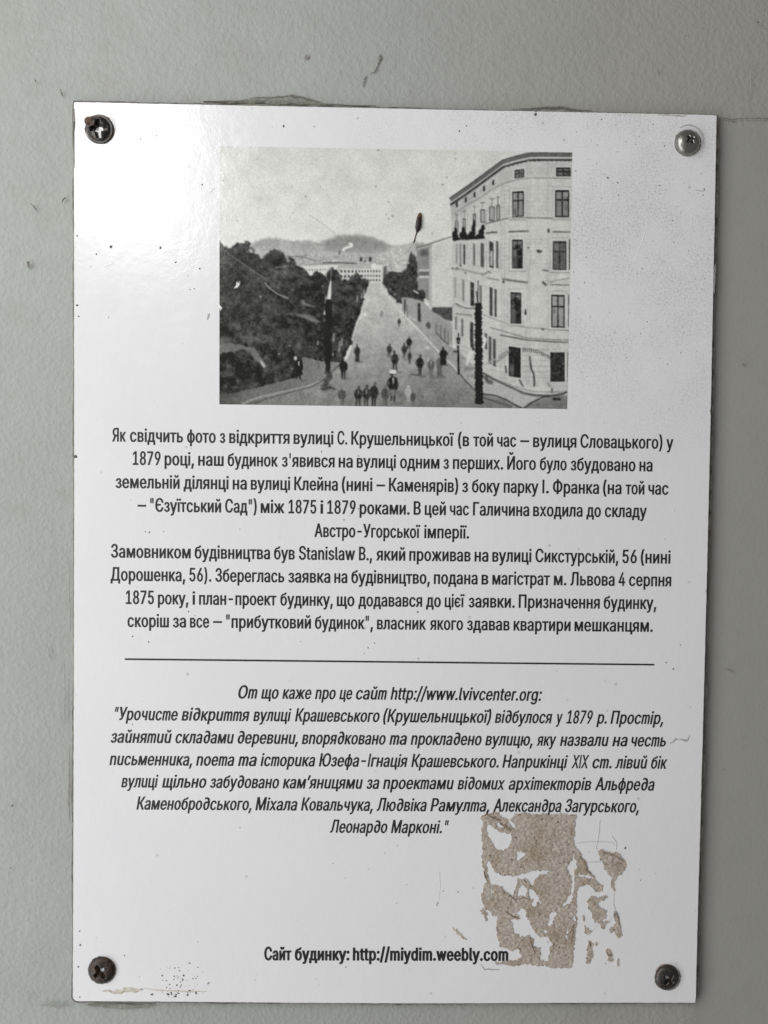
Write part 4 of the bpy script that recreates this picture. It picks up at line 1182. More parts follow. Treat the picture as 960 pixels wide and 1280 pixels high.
    1061: (474, [[18,0,217,284,217,236,29,509,104,509,178,400,204,361,223,329,243,292,232,292,252,329,272,361,298,400,374,509,446,509,259,239,259,287,456,0,382,0,292,129,268,165,250,195,230,231,244,231,225,196,206,166,182,129,91,0]]),
    1070: (708, [[233,284,233,229,91,229,91,284], [125,509,125,0,60,0,60,509], [442,-7,380,1,325,25,280,63,245,115,222,179,215,254,222,329,245,393,280,445,325,484,380,508,442,516,504,508,558,484,604,445,639,393,661,329,668,254,661,179,639,115,604,63,558,25,504,1], [442,53,485,59,524,76,557,105,583,144,600,194,605,254,600,314,583,365,557,404,524,433,485,450,442,456,398,450,359,433,326,404,300,364,284,314,278,254,284,194,300,144,326,105,359,76,398,59]]),
    1071: (449, [[389,0,324,0,324,452,216,452,180,449,152,440,130,425,115,405,107,380,104,352,107,324,115,300,130,281,152,267,180,258,216,255,353,255,353,198,213,198,160,203,116,217,83,240,59,271,44,309,40,352,44,395,59,433,82,465,116,489,159,504,213,509,389,509], [96,0,22,0,146,229,219,229]]),
    1072: (389, [[160,-9,126,-5,94,5,68,22,48,45,35,73,30,108,34,138,43,161,58,179,78,193,100,203,125,211,178,220,234,227,252,230,265,235,273,243,276,255,273,279,267,297,256,311,240,322,220,329,196,331,171,329,149,322,132,313,118,301,107,288,100,274,41,291,57,322,79,346,104,364,133,375,163,382,194,384,239,379,263,372,286,360,306,343,322,320,333,290,337,251,337,0,277,0,277,52,272,52,252,25,236,12,215,1,190,-6], [170,45,202,49,228,59,248,74,263,93,272,115,276,138,276,190,259,182,231,176,200,171,175,168,134,159,117,150,103,139,95,124,92,105,94,87,102,72,114,61,130,52,149,47]]),
    1073: (411, [[208,-8,161,-2,119,15,84,44,57,82,40,129,34,185,34,198,36,253,41,301,50,342,62,376,79,403,101,426,127,443,159,455,196,463,238,468,273,475,283,480,290,488,294,509,349,509,346,483,338,461,324,444,304,431,275,422,238,417,192,411,155,401,127,383,107,356,93,318,85,266,99,291,118,314,141,334,167,350,197,360,229,363,269,357,304,339,334,311,357,274,372,230,377,181,372,130,355,84,329,46,295,17,254,-2], [208,46,240,50,266,62,287,81,303,108,313,140,316,178,313,216,304,249,289,275,268,294,242,306,211,310,179,305,151,293,128,272,110,245,99,213,96,175,99,140,109,109,126,82,148,62,176,50]]),
    1074: (392, [[53,0,53,379,208,379,264,372,307,352,327,331,339,307,343,278,339,248,324,226,300,209,270,199,291,194,312,185,330,171,345,152,355,130,358,102,354,75,343,50,325,29,300,13,269,3,232,0], [111,56,232,56,259,59,279,70,291,86,295,108,291,133,279,153,259,165,232,169,111,169], [111,220,209,220,239,224,263,234,277,251,282,273,277,294,262,310,239,320,208,324,111,324]]),
    1075: (304, [[290,379,290,323,114,323,114,0,53,0,53,379]]),
    1076: (427, [[13,-110,13,56,44,56,65,82,79,116,90,164,98,231,110,379,356,379,356,56,414,56,414,-110,353,-110,353,0,74,0,74,-110], [114,56,295,56,295,323,166,323,157,231,151,175,143,127,131,87]]),
    1077: (404, [[212,-8,161,-2,117,16,82,46,56,85,40,132,34,187,39,242,55,290,81,329,115,359,157,378,205,384,236,382,266,374,294,361,319,341,341,315,357,282,368,242,371,194,371,169,75,169,75,221,338,221,310,202,307,237,298,269,283,294,263,314,237,326,205,330,173,326,146,313,125,294,109,270,99,241,96,211,96,178,100,139,110,106,128,80,151,61,179,50,212,46,234,48,254,53,271,61,285,73,297,88,306,105,365,91,353,63,335,39,311,19,283,4,249,-5]]),
    1078: (563, [[21,0,174,193,23,379,95,379,221,218,252,218,252,379,313,379,313,218,342,218,468,379,541,379,390,193,543,0,469,0,342,162,313,162,313,0,252,0,252,162,223,162,95,0]]),
    1079: (343, [[171,-4,134,-1,101,8,73,23,51,43,37,67,31,95,94,95,100,76,117,61,142,51,171,47,202,52,227,65,243,84,249,109,243,134,226,154,198,167,163,171,138,171,138,217,163,217,193,221,217,233,233,252,238,276,234,299,220,318,199,330,173,334,145,330,122,319,105,303,99,281,40,281,45,310,59,335,80,356,107,371,138,381,173,384,209,380,239,370,264,353,283,332,294,307,298,279,293,249,277,224,254,207,225,197,225,194,263,183,291,164,307,137,313,104,308,75,294,48,273,26,244,10,210,-1]]),
    1080: (411, [[358,0,296,0,296,274,293,274,111,0,53,0,53,379,114,379,114,104,118,104,300,379,358,379]]),
    1081: (411, [[358,0,296,0,296,274,293,274,111,0,53,0,53,379,114,379,114,104,118,104,300,379,358,379], [205,433,179,436,155,446,135,461,120,481,110,504,107,529,151,529,155,508,166,491,184,480,205,476,227,480,244,491,255,508,259,529,304,529,301,504,291,481,276,461,256,446,232,436]]),
    1082: (376, [[53,0,53,379,114,379,114,215,152,215,288,379,366,379,213,196,368,0,290,0,167,159,114,159,114,0]]),
    1083: (400, [[6,0,6,56,20,56,36,58,48,63,59,72,67,86,73,106,78,133,84,211,91,379,348,379,348,0,286,0,286,323,149,323,143,189,138,132,129,84,115,47,94,21,65,5,27,0]]),
    1084: (535, [[53,0,53,379,144,379,232,168,246,132,257,100,265,70,273,41,263,41,270,69,278,100,289,132,303,168,390,379,482,379,482,0,421,0,421,197,421,237,422,276,422,315,423,354,430,354,415,300,399,252,377,198,294,0,240,0,156,198,135,252,118,300,102,354,111,354,112,318,113,279,113,238,113,197,113,0]]),
    1085: (409, [[309,223,309,167,99,167,99,223], [114,379,114,0,53,0,53,379], [356,379,356,0,295,0,295,379]]),
    1086: (415, [[207,-8,159,-2,117,16,82,46,56,85,40,133,34,187,40,243,56,291,82,330,117,360,159,378,207,384,256,378,299,360,333,330,359,291,376,243,381,187,376,133,359,85,333,46,299,16,256,-2], [207,46,242,51,270,66,292,89,307,117,316,151,319,187,316,224,307,258,292,287,270,310,242,325,207,330,173,325,145,310,124,287,108,258,99,224,96,187,99,151,108,117,124,89,145,66,173,51]]),
    1087: (408, [[355,379,355,0,294,0,294,323,114,323,114,0,53,0,53,379]]),
    1088: (424, [[53,-143,53,379,112,379,112,319,118,319,137,346,152,360,171,373,197,381,229,384,274,378,313,361,345,332,370,293,385,245,390,189,385,133,370,84,346,45,313,16,274,-2,229,-8,198,-5,173,4,153,17,138,31,118,59,114,59,114,-143], [220,47,253,51,279,66,301,88,316,117,325,151,328,189,325,227,316,261,301,290,280,311,253,325,220,330,188,325,161,312,140,291,125,263,116,229,113,189,116,150,125,115,140,86,162,65,188,51]]),
    1089: (396, [[207,-8,159,-2,117,16,82,46,56,85,40,133,34,187,40,243,56,291,82,330,117,360,159,378,207,384,234,383,260,377,284,368,305,356,324,341,340,322,353,301,362,277,303,262,290,289,270,311,242,325,207,330,173,325,145,310,124,287,108,258,99,224,96,187,99,151,108,117,124,89,145,66,173,51,207,46,243,52,271,66,292,89,304,117,363,102,354,78,341,56,325,37,306,21,285,9,261,-1,235,-6]]),
    1090: (325, [[132,0,132,325,6,325,6,379,319,379,319,325,193,325,193,0]]),
    1091: (389, [[47,-139,61,-86,71,-87,88,-90,104,-89,118,-84,130,-74,141,-58,151,-36,163,-1,17,379,84,379,165,155,187,87,206,21,184,21,202,87,224,155,305,379,371,379,204,-58,191,-85,177,-107,159,-124,139,-136,117,-143,91,-145,65,-143]]),
    1092: (477, [[208,-8,159,-2,117,16,82,46,56,85,40,133,34,187,40,243,56,291,82,330,117,360,159,378,208,384,269,384,318,378,360,360,395,330,421,291,438,243,443,187,438,133,421,85,395,46,360,16,318,-2,269,-8], [208,43,269,43,304,48,332,64,354,87,370,117,379,151,382,187,379,225,370,260,354,290,332,314,304,330,269,335,208,335,173,330,145,314,123,290,108,260,98,225,95,187,98,151,108,117,123,87,145,64,173,48], [208,-143,208,509,269,509,269,-143]]),
    1093: (379, [[21,0,171,218,171,171,29,379,100,379,147,306,179,253,207,206,175,206,202,253,233,306,282,379,352,379,209,169,209,214,358,0,287,0,231,85,200,136,173,182,205,182,178,136,148,85,91,0]]),
    1094: (415, [[53,0,53,379,114,379,114,56,294,56,294,379,355,379,355,0], [344,-109,344,0,318,0,318,56,405,56,405,-109]]),
    1095: (401, [[198,118,157,122,121,134,92,153,70,181,57,216,53,258,53,379,114,379,114,258,120,221,138,195,165,180,198,175,233,177,264,182,324,199,324,143,285,130,244,122], [287,0,287,379,348,379,348,0]]),
    1096: (572, [[53,379,114,379,114,56,255,56,255,379,316,379,316,56,458,56,458,379,519,379,519,0,53,0]]),
    1097: (582, [[53,379,114,379,114,56,255,56,255,379,316,379,316,56,458,56,458,379,519,379,519,0,53,0], [508,-109,508,0,482,0,482,56,569,56,569,-109]]),
    1100: (388, [[104,244,214,244,256,240,290,228,317,210,337,186,349,156,353,123,349,90,337,61,317,36,290,16,255,4,214,0,53,0,53,379,114,379,114,56,214,56,245,61,270,74,286,95,292,121,286,148,270,169,245,183,214,187,104,187]]),
    1102: (585, [[53,0,53,379,111,379,111,0], [97,162,97,217,235,217,235,162], [377,-8,328,-2,286,16,251,46,226,85,209,133,204,187,209,243,226,291,251,330,286,360,328,378,377,384,426,378,468,360,503,330,529,291,545,243,550,187,545,133,529,85,503,46,468,16,426,-2], [377,46,412,51,440,66,461,89,477,117,486,151,489,187,486,224,477,258,461,287,440,310,412,325,377,330,343,325,315,310,293,287,278,258,269,224,266,187,269,151,278,117,293,89,315,66,343,51]]),
    1103: (385, [[332,0,271,0,271,326,184,326,142,322,114,309,98,288,93,259,98,231,114,211,143,198,184,194,298,194,298,142,180,142,134,146,97,157,68,174,48,198,36,226,32,259,36,293,48,322,68,346,97,365,134,376,180,379,332,379], [85,0,15,0,122,172,190,172]]),
    1108: (396, [[207,-8,159,-2,117,16,82,46,56,85,40,133,34,187,40,243,56,291,82,330,117,360,159,378,207,384,234,383,260,377,284,368,305,356,324,341,340,322,353,301,362,277,303,262,290,289,270,311,242,325,207,330,173,325,145,310,124,287,108,258,99,224,96,187,99,151,108,117,124,89,145,66,173,51,207,46,243,52,271,66,292,89,304,117,363,102,354,78,341,56,325,37,306,21,285,9,261,-1,235,-6], [86,163,86,218,263,218,263,163]]),
    1110: (167, [[53,0,53,379,114,379,114,0], [84,443,67,446,54,455,44,468,41,483,44,499,54,512,67,521,84,524,100,521,114,512,123,499,126,483,123,468,114,455,100,446]]),
    1111: (167, [[53,0,53,379,114,379,114,0], [156,443,140,446,127,455,118,468,115,483,118,499,127,512,140,520,156,523,171,520,184,512,193,499,196,483,193,468,184,455,171,446], [12,443,-4,446,-17,455,-26,468,-29,483,-26,499,-17,512,-4,520,12,523,27,520,40,512,49,499,52,483,49,468,40,455,27,446]]),
    8211: (350, [[350,244,350,188,0,188,0,244]]),
    8217: (177, [[52,318,82,509,151,509,98,318]]),
    8706: (440, [[214,349,243,346,270,337,295,323,316,304,308,348,293,385,272,415,248,437,220,451,190,455,141,450,95,438,89,493,133,509,161,514,197,516,237,512,272,500,303,481,340,439,366,383,382,315,387,236,387,216,382,156,367,102,343,57,310,23,269,1,220,-7,172,-1,131,17,98,45,74,82,59,125,54,174,54,182,59,227,73,268,96,302,127,327,167,344], [221,293,191,289,166,277,148,259,135,237,127,210,124,181,124,174,127,142,134,112,147,87,166,67,190,54,220,50,251,55,275,70,293,93,306,124,314,160,316,200,316,225,304,252,292,267,274,280,251,290]]),
}


FONT = {chr(k): (v[0], [list(zip(c[0::2], c[1::2])) for c in v[1]]) for k, v in GLYPHS.items()}
FONT['І'] = (176, [[(63, 0), (108, 0), (108, 509), (63, 509)]])
ITAL = {'т': 'm', 'и': 'u', 'п': 'n', 'д': '∂'}


def glyph_shape(ch, sx, bold, ital):
    """condensed contours of one letter in units of cap height, with even stems kept after narrowing"""
    key = ITAL.get(ch, ch) if ital else ch
    extra = None
    if ital and ch == 'й':
        key, extra = 'u', 'й'
    adv, cs = FONT[key]
    CAPH = 509.0
    low = key.islower() or key == '∂'
    conts = [np.array(c, float) for c in cs]
    if extra:
        hi = max((np.array(c, float) for c in FONT['й'][1]), key=lambda c: c[:, 1].min())
        conts.append(hi)
    res = []
    allp = np.concatenate(conts)
    areas = [0.5 * np.sum(c[:, 0] * np.roll(c[:, 1], -1) - np.roll(c[:, 0], -1) * c[:, 1]) for c in conts]
    big = int(np.argmax(np.abs(areas)))
    sgn = 1 if areas[big] > 0 else -1
    k = 0.82 if (ital and key == 'm') else 1.0
    adv *= k
    for c in conts:
        c = c.copy()
        c[:, 0] *= k
        d1 = c - np.roll(c, 1, 0)
        d2 = np.roll(c, -1, 0) - c
        l1 = np.linalg.norm(d1, axis=1, keepdims=True); l2 = np.linalg.norm(d2, axis=1, keepdims=True)
        t1, t2 = d1 / np.maximum(l1, 1e-6), d2 / np.maximum(l2, 1e-6)
        n1 = np.stack([t1[:, 1], -t1[:, 0]], 1) * sgn
        n2 = np.stack([t2[:, 1], -t2[:, 0]], 1) * sgn
        nn = n1 + n2
        nn /= np.maximum((1 + np.sum(n1 * n2, axis=1, keepdims=True)), 0.55)
        bx, by = bold if key not in ('"', "'") else (bold[0] * .35, bold[1] * .35)
        q = np.empty_like(c)
        q[:, 0] = c[:, 0] * sx + nn[:, 0] * bx
        q[:, 1] = c[:, 1] * (0.955 if low else 1.0) + nn[:, 1] * by
        if key == '∂':
            q[:, 0] += 8
        if ital:
            q[:, 0] += (q[:, 1]) * 0.175 - 22
        res.append(q / CAPH)
    return (adv * sx + bold[0] * .9) / CAPH, res


_FILL = {}
KX = []


def filled(ch, sx, bold, ital):
    """letter contours -> vertices and triangles, filled by winding number (strokes of a letter may overlap)"""
    key = (ch, sx, bold, ital)
    if key in _FILL:
        return _FILL[key]
    adv, cs = glyph_shape(ch, sx, bold, ital)
    if not cs:
        _FILL[key] = (adv, [], [])
        return _FILL[key]
    pts, edges = [], []
    for c in cs:
        b = len(pts)
        pts.extend(Vector((float(x), float(y))) for x, y in c)
        edges.extend((b + i, b + (i + 1) % len(c)) for i in range(len(c)))
    vo, _e, fo, _a, _b, _c = delaunay_2d_cdt(pts, edges, [], 0, 1e-5)
    keep = []
    for f in fo:
        f = list(f)
        gx = sum(vo[i].x for i in f) / len(f); gy = sum(vo[i].y for i in f) / len(f)
        wn = 0
        for c in cs:
            xa, ya = c[:, 0], c[:, 1]
            xb, yb_ = np.roll(xa, -1), np.roll(ya, -1)
            cr = (xb - xa) * (gy - ya) - (gx - xa) * (yb_ - ya)
            wn += int(np.sum((ya <= gy) & (yb_ > gy) & (cr > 0))) - int(np.sum((ya > gy) & (yb_ <= gy) & (cr < 0)))
        if wn != 0:
            keep.append(f)
    _FILL[key] = (adv, [(v.x, v.y) for v in vo], keep)
    return _FILL[key]


def text_line(words, starts, yb, style, end, name='text_line'):
    """words at their starts in image pixels; every word is fitted between its neighbours"""
    sx, bold, ital, sp = style
    V, F = [], []
    capm = 16.6 * PX * (1.015 if not ital else 1.0)
    y_at = lambda x: P(x, yb[1] + (x - yb[0]) * 0)  # noqa
    u0, v0 = P(*yb)
    # pixel row of this baseline at any x: intersect the horizontal line v0 with the sheet
    def u_of(x):
        y = yb[1]
        for _ in range(6):
            u, v = P(x, y)
            y += (v - v0) / PX
        return P(x, y)[0]
    us = [u_of(s) for s in starts] + [u_of(end)]
    for wi, wd in enumerate(words):
        shapes = [filled(c, sx, bold, ital) for c in wd]
        pen, ext = 0.0, []
        for adv, vs, fs in shapes:
            ext.append((pen, vs, fs)); pen += adv
        first = min(p[0] for p in ext[0][1])
        last = max(p[0] for p in ext[-1][1]) + ext[-1][0]
        nat = (last - first) * capm
        if wi < len(words) - 1:
            avail = us[wi + 1] - us[wi] - sp * capm
        else:
            avail = us[-1] - us[wi]
        kx = min(1.3, max(0.75, avail / nat))
        KX.append(kx)
        for px_, vs, fs in ext:
            base = len(V)
            V.extend((us[wi] + (x + px_ - first) * capm * kx, -0.00007, v0 + y * capm + Z0) for x, y in vs)
            F.extend(tuple(base + i for i in f) for f in fs)
    o = mesh(name, V, F, M_INK, plaque)
    o['label'] = 'printed line reading ' + ' '.join(words)
    return o


REG = (0.715, (17.0, 6.0), False, 0.30)
ITA = (0.70, (17.0, 6.0), True, 0.28)
BLD = (0.74, (31.0, 14.0), False, 0.26)
LINES = [
    ('Як свідчить фото з відкриття вулиці С. Крушельницької (в той час – вулиця Словацького) у',
     [140.6, 162.8, 234, 274.8, 286.7, 367, 421.7, 439, 572.2, 591.2, 621, 650, 666, 725, 832.3], (145, 552.3), 841, REG),
    ("1879 році, наш будинок з'явився на вулиці одним з перших. Його було збудовано на",
     [166.3, 206, 247.9, 284.7, 352.4, 423.2, 445.8, 499.8, 554, 565.9, 633.6, 674.4, 712.8, 798.7], (170, 581.4), 815, REG),
    ('земельній ділянці на вулиці Клейна (нині – Каменярів) з боку парку І. Франка (на той час',
     [144.9, 229.7, 291, 313.6, 367.8, 427.2, 470.4, 486, 577.4, 589.7, 629.3, 677.6, 690.6, 753.2, 781.3, 809.8], (150, 610.4), 835, REG),
    ('– "Єзуїтський Сад") між 1875 і 1879 роками. В цей час Галичина входила до складу',
     [172.3, 188, 281.5, 325.9, 360.7, 400.3, 409, 449.4, 516.8, 530.7, 562, 590.9, 666, 732.6, 755.5], (200, 640.0), 807.8, REG),
    ('Австро-Угорської імперії.', [393, 529.9], (400, 671.3), 586, REG),
    ('Замовником будівництва був Stanislaw B., який проживав на вулиці Сикстурській, 56 (нині',
     [139, 243.5, 342.5, 373.4, 448.6, 470, 511.3, 592.8, 615, 668.8, 777.3, 800.3], (145, 697.4), 837.5, REG),
    ('Дорошенка, 56). Збереглась заявка на будівництво, подана в магістрат м. Львова 4 серпня',
     [138.6, 236.8, 269.2, 360.3, 417.7, 439, 542, 601.5, 615, 691.8, 712.4, 772.6, 785.6], (155, 726.3), 838.3, REG),
    ('1875 року, і план-проект будинку, що додавався до цієї заявки. Призначення будинку,',
     [157.6, 197.6, 240.7, 249, 350.4, 420.9, 447.8, 532.3, 555.6, 585.3, 647.9, 754], (165, 755.4), 819.7, REG),
    ('скоріш за все – "прибутковий будинок", власник якого здавав квартири мешканцям.',
     [159.6, 216.2, 237.6, 266.5, 282.7, 393.5, 471, 537, 583.3, 641.5, 717.5], (165, 784.1), 815.3, REG),
    ('От що каже про це сайт http://www.lvivcenter.org:',
     [297.8, 326.3, 352.8, 393.6, 424, 444.6, 487.8], (440, 874.3), 676.8, ITA),
    ('"Урочисте відкриття вулиці Крашевського (Крушельницької) відбулося у 1879 р. Простір,',
     [143.8, 226.9, 316.4, 368.6, 478.7, 618, 694.2, 707.2, 744.8, 762.3], (160, 900.6), 828.4, ITA),
    ('зайнятий складами деревини, впорядковано та прокладено вулицю, яку назвали на честь',
     [138.6, 219.4, 297, 377, 486.3, 512.9, 606, 670, 699.3, 764.6, 788.4], (140, 928.8), 831.5, ITA),
    ('письменника, поета та історика Юзефа-Ігнація Крашевського. Наприкінці ХІХ ст. лівий бік',
     [137, 245, 297.4, 325.5, 398.3, 513.6, 627.3, 713.6, 739.7, 768.2, 813], (140, 956.8), 833.5, ITA),
    ('вулиці щільно забудовано кам’яницями за проектами відомих архітекторів Альфреда',
     [151.7, 202.7, 262.5, 353.2, 457.7, 478.3, 571.4, 635.2, 742.9], (155, 984.6), 817.3, ITA),
    ('Каменобродського, Міхала Ковальчука, Людвіка Рамулта, Александра Загурського,',
     [170.7, 319, 376, 470.3, 537.4, 615.8, 705.6], (175, 1012.4), 797.9, ITA),
    ('Леонардо Марконі."', [412, 488.3], (412, 1041.0), 560.4, ITA),
    ('Сайт будинку: http://miydim.weebly.com', [330, 368.2, 440.6], (335, 1200.4), 634.5, BLD),
]
for body, starts, yb, end, st in LINES:
    text_line(body.split(' '), starts, yb, st, end)

print('word fit', round(float(np.mean(KX)), 3), round(float(np.std(KX)), 3), round(min(KX), 3), round(max(KX), 3))
# ruled line between the two paragraphs
V, F = [], []
q = [(156.4, 823.4), (817.3, 829.6), (817.3, 831.6), (156.4, 825.5)]
V = [P3(x, y, 0.00007) for x, y in q]
mesh('ruled_line', V, [(0, 3, 2, 1)], M_INK, plaque)

# ------------------------------------------------------------------ specks, scuffs and scratches on the sheet
def speck(V, F, x, y, r, seed, h=0.00008, el=1.0, rot=0.0, n=8):
    rr = random.Random(seed)
    b = len(V)
    u, v = P(x, y)
    V.append((u, -h - .00002, v + Z0))
    for k in range(n):
        t = k / n * 6.2832
        q = r * PX * rr.uniform(.65, 1.25)
        dx, dz = q * el * math.cos(t), q * math.sin(t)
        V.append((u + dx * math.cos(rot) - dz * math.sin(rot), -.00003, v + Z0 + dx * math.sin(rot) + dz * math.cos(rot)))
    for k in range(n):
        F.append((b, b + 1 + k, b + 1 + (k + 1) % n))


V, F = [], []
for i, (x, y, r) in enumerate([(139.2, 308.7, 1.9), (201, 310, 1.5), (220, 328, 1.2), (250, 336, 1.2), (97, 295, 1.1), (95, 571.5, 2.2), (96.5, 382, 1.3), (98, 382, .9), (121, 318, 1.1), (243, 361, .8), (238, 362, .7),
                               (99, 396, 1.0), (759.6, 221.6, 1.4), (772, 228, 1.0), (880, 236, 1.1), (878.6, 243, .9), (802.6, 335, .8), (669.5, 142.6, 1.9), (670, 139, 1.0), (574.5, 163.5, 1.1), (583, 157, .8), (355, 157.5, 1.4), (393, 158, .8),
                               (253, 231, 1.0), (196, 170, .8), (176, 174, .8), (155.6, 1195, 1.0), (780.8, 1060, 1.5), (744.9, 1181, 1.5), (572, 1115, 1.0), (553.5, 1114, .9), (546, 1132, .8),
                               (247, 1221, .7), (236.5, 1204.5, .9), (229.6, 1220, 1.2), (221, 1232, 1.1), (208.4, 1235, .8), (203, 1220, 1.1), (100.5, 1182, 1.4), (98.2, 1209, 1.3), (99.8, 1164.5, 1.0), (100, 1247, 1.0),
                               (182, 665, .9), (205, 665, .7), (187, 666, 1.3), (300, 662, .7), (448, 570, .8), (402, 565, 1.0), (430, 650, 1.0), (448, 636, 1.0), (522, 765, 1.3), (800, 1100, .7), (841, 836, 1.1), (832, 828, .9), (850, 806, .8),
                               (166, 796, 1.0), (186, 803, .9), (244, 770, .8), (236, 765, 1.0), (460, 810, .9), (468, 804, .8), (455, 817, .7), (330, 905, .7), (166, 906, .9), (432, 1209, .8), (300, 1035, .8)]):
    speck(V, F, x, y, r, i)
rs = random.Random(3)
for k in range(60):                                   # crust along the lower left
    x = rs.gauss(226, 17); y = rs.uniform(1209, 1249)
    speck(V, F, x, y, rs.uniform(.35, 1.1) * (1.2 if y > 1235 else .75), 500 + k, el=rs.uniform(1, 2), rot=rs.uniform(-.3, .9))
for k in range(170):                                  # soot thrown over the upper right
    x, y = rs.uniform(560, 888), rs.uniform(145, 470)
    if rs.random() < .35 + .65 * (x - 560) / 330 and not (565 < x < 714 and y > 192):
        speck(V, F, x, y, rs.uniform(.3, .8), 800 + k)
for k in range(90):                                   # and thinly elsewhere
    x, y = rs.uniform(100, 868), rs.uniform(135, 1245)
    speck(V, F, x, y, rs.uniform(.25, .6), 1200 + k)
o = mesh('dirt_specks', V, F, M_DIRT, plaque)
o['kind'] = 'stuff'


def mark(name, pts, widths, mat, seed, relief=.00005, jit=.3):
    V, F = ribbon(pts, widths, -0.00003, jitter=jit, relief=relief, seed=seed)
    return mesh(name, V, F, mat, plaque)


mark('scuff_mark', [(837, 929), (841, 927.5), (843.5, 923.8), (847, 923.4)], [.8, 1.6, 2.4, 1.2], M_SCUFF, 40)
mark('scuff_mark', [(848, 923.6), (853, 924.2), (857, 925.6), (860, 923), (861.5, 918.5)], [1.0, 2.0, 3.2, 1.6, .6], M_SCUFF, 41)
mark('chip', [(261.5, 240.5), (265, 238), (269, 234)], [3.0, 3.8, 1.4], M_WHITE, 44)
mark('scratch', [(130, 334), (137, 331), (143, 329)], [1.4, 1.8, 1.2], M_WHITE, 47)
mark('scratch', [(809, 280), (802, 302), (791, 330), (784, 347)], [1.0, .8, .8, .6], M_WHITE, 48)
mark('smudge', [(259.5, 400), (261, 395), (262.5, 392)], [1.6, 2.8, 1.2], M_SCUFF, 49)
mark('glue_smear', [(128, 1239.5), (143, 1240.5), (158, 1238.5), (170, 1238), (178, 1237)], [1.5, 4.5, 6.5, 5, 1.5], M_GLUE, 50, .0003, .2)
mark('glue_smear', [(180, 1236), (200, 1238.6), (230, 1239.6), (258, 1240)], [.8, 1.4, 1.6, .8], M_GLUE, 51, .00005)
mark('edge_grime', [(93.3, 135), (93.6, 150), (93.2, 175), (94, 210)], [1.0, 2.0, 1.1, .6], M_DIRT, 52)
mark('edge_grime', [(893.8, 330), (893.2, 345), (892.4, 366)], [.6, 1.3, .7], M_SCUFF, 53)
mark('edge_grime', [(838, 143.3), (850, 144), (858, 144.2)], [.8, 1.8, .8], M_SCUFF, 54)
mark('edge_grime', [(822, 142.8), (836, 143.3), (846, 144)], [.6, 1.2, .6], M_SCUFF, 55)
mark('scuff_mark', [(600, 1205), (605, 1212), (622, 1212), (624, 1211.6)], [.4, 1.6, 1.6, .6], M_SCUFF, 56)
mark('scuff_mark', [(565, 1160), (571, 1165), (578, 1172), (583, 1174.5)], [1.2, 4.6, 4.0, 1.2], M_GLUE, 57, .0002, .5)
mark('scuff_mark', [(566, 1162), (574, 1168), (581, 1173.6)], [.5, 1.2, .8], M_SCUFF, 58, .0002)
mark('edge_grime', [(880, 238), (874, 238), (868, 236)], [.6, .8, .4], M_SCUFF, 59)
mark('chip', [(274.6, 381), (275.4, 384), (277.6, 385.5), (275, 388)], [1.4, 3.0, 1.8, .8], M_WHITE, 60)
mark('scratch', [(549, 1090), (549.8, 1110), (548.6, 1125)], [.4, .6, .4], M_THREAD, 61)
mark('scuff_mark', [(545, 1132), (546.4, 1128), (548, 1130)], [.6, 1.6, .6], M_SCUFF, 62)

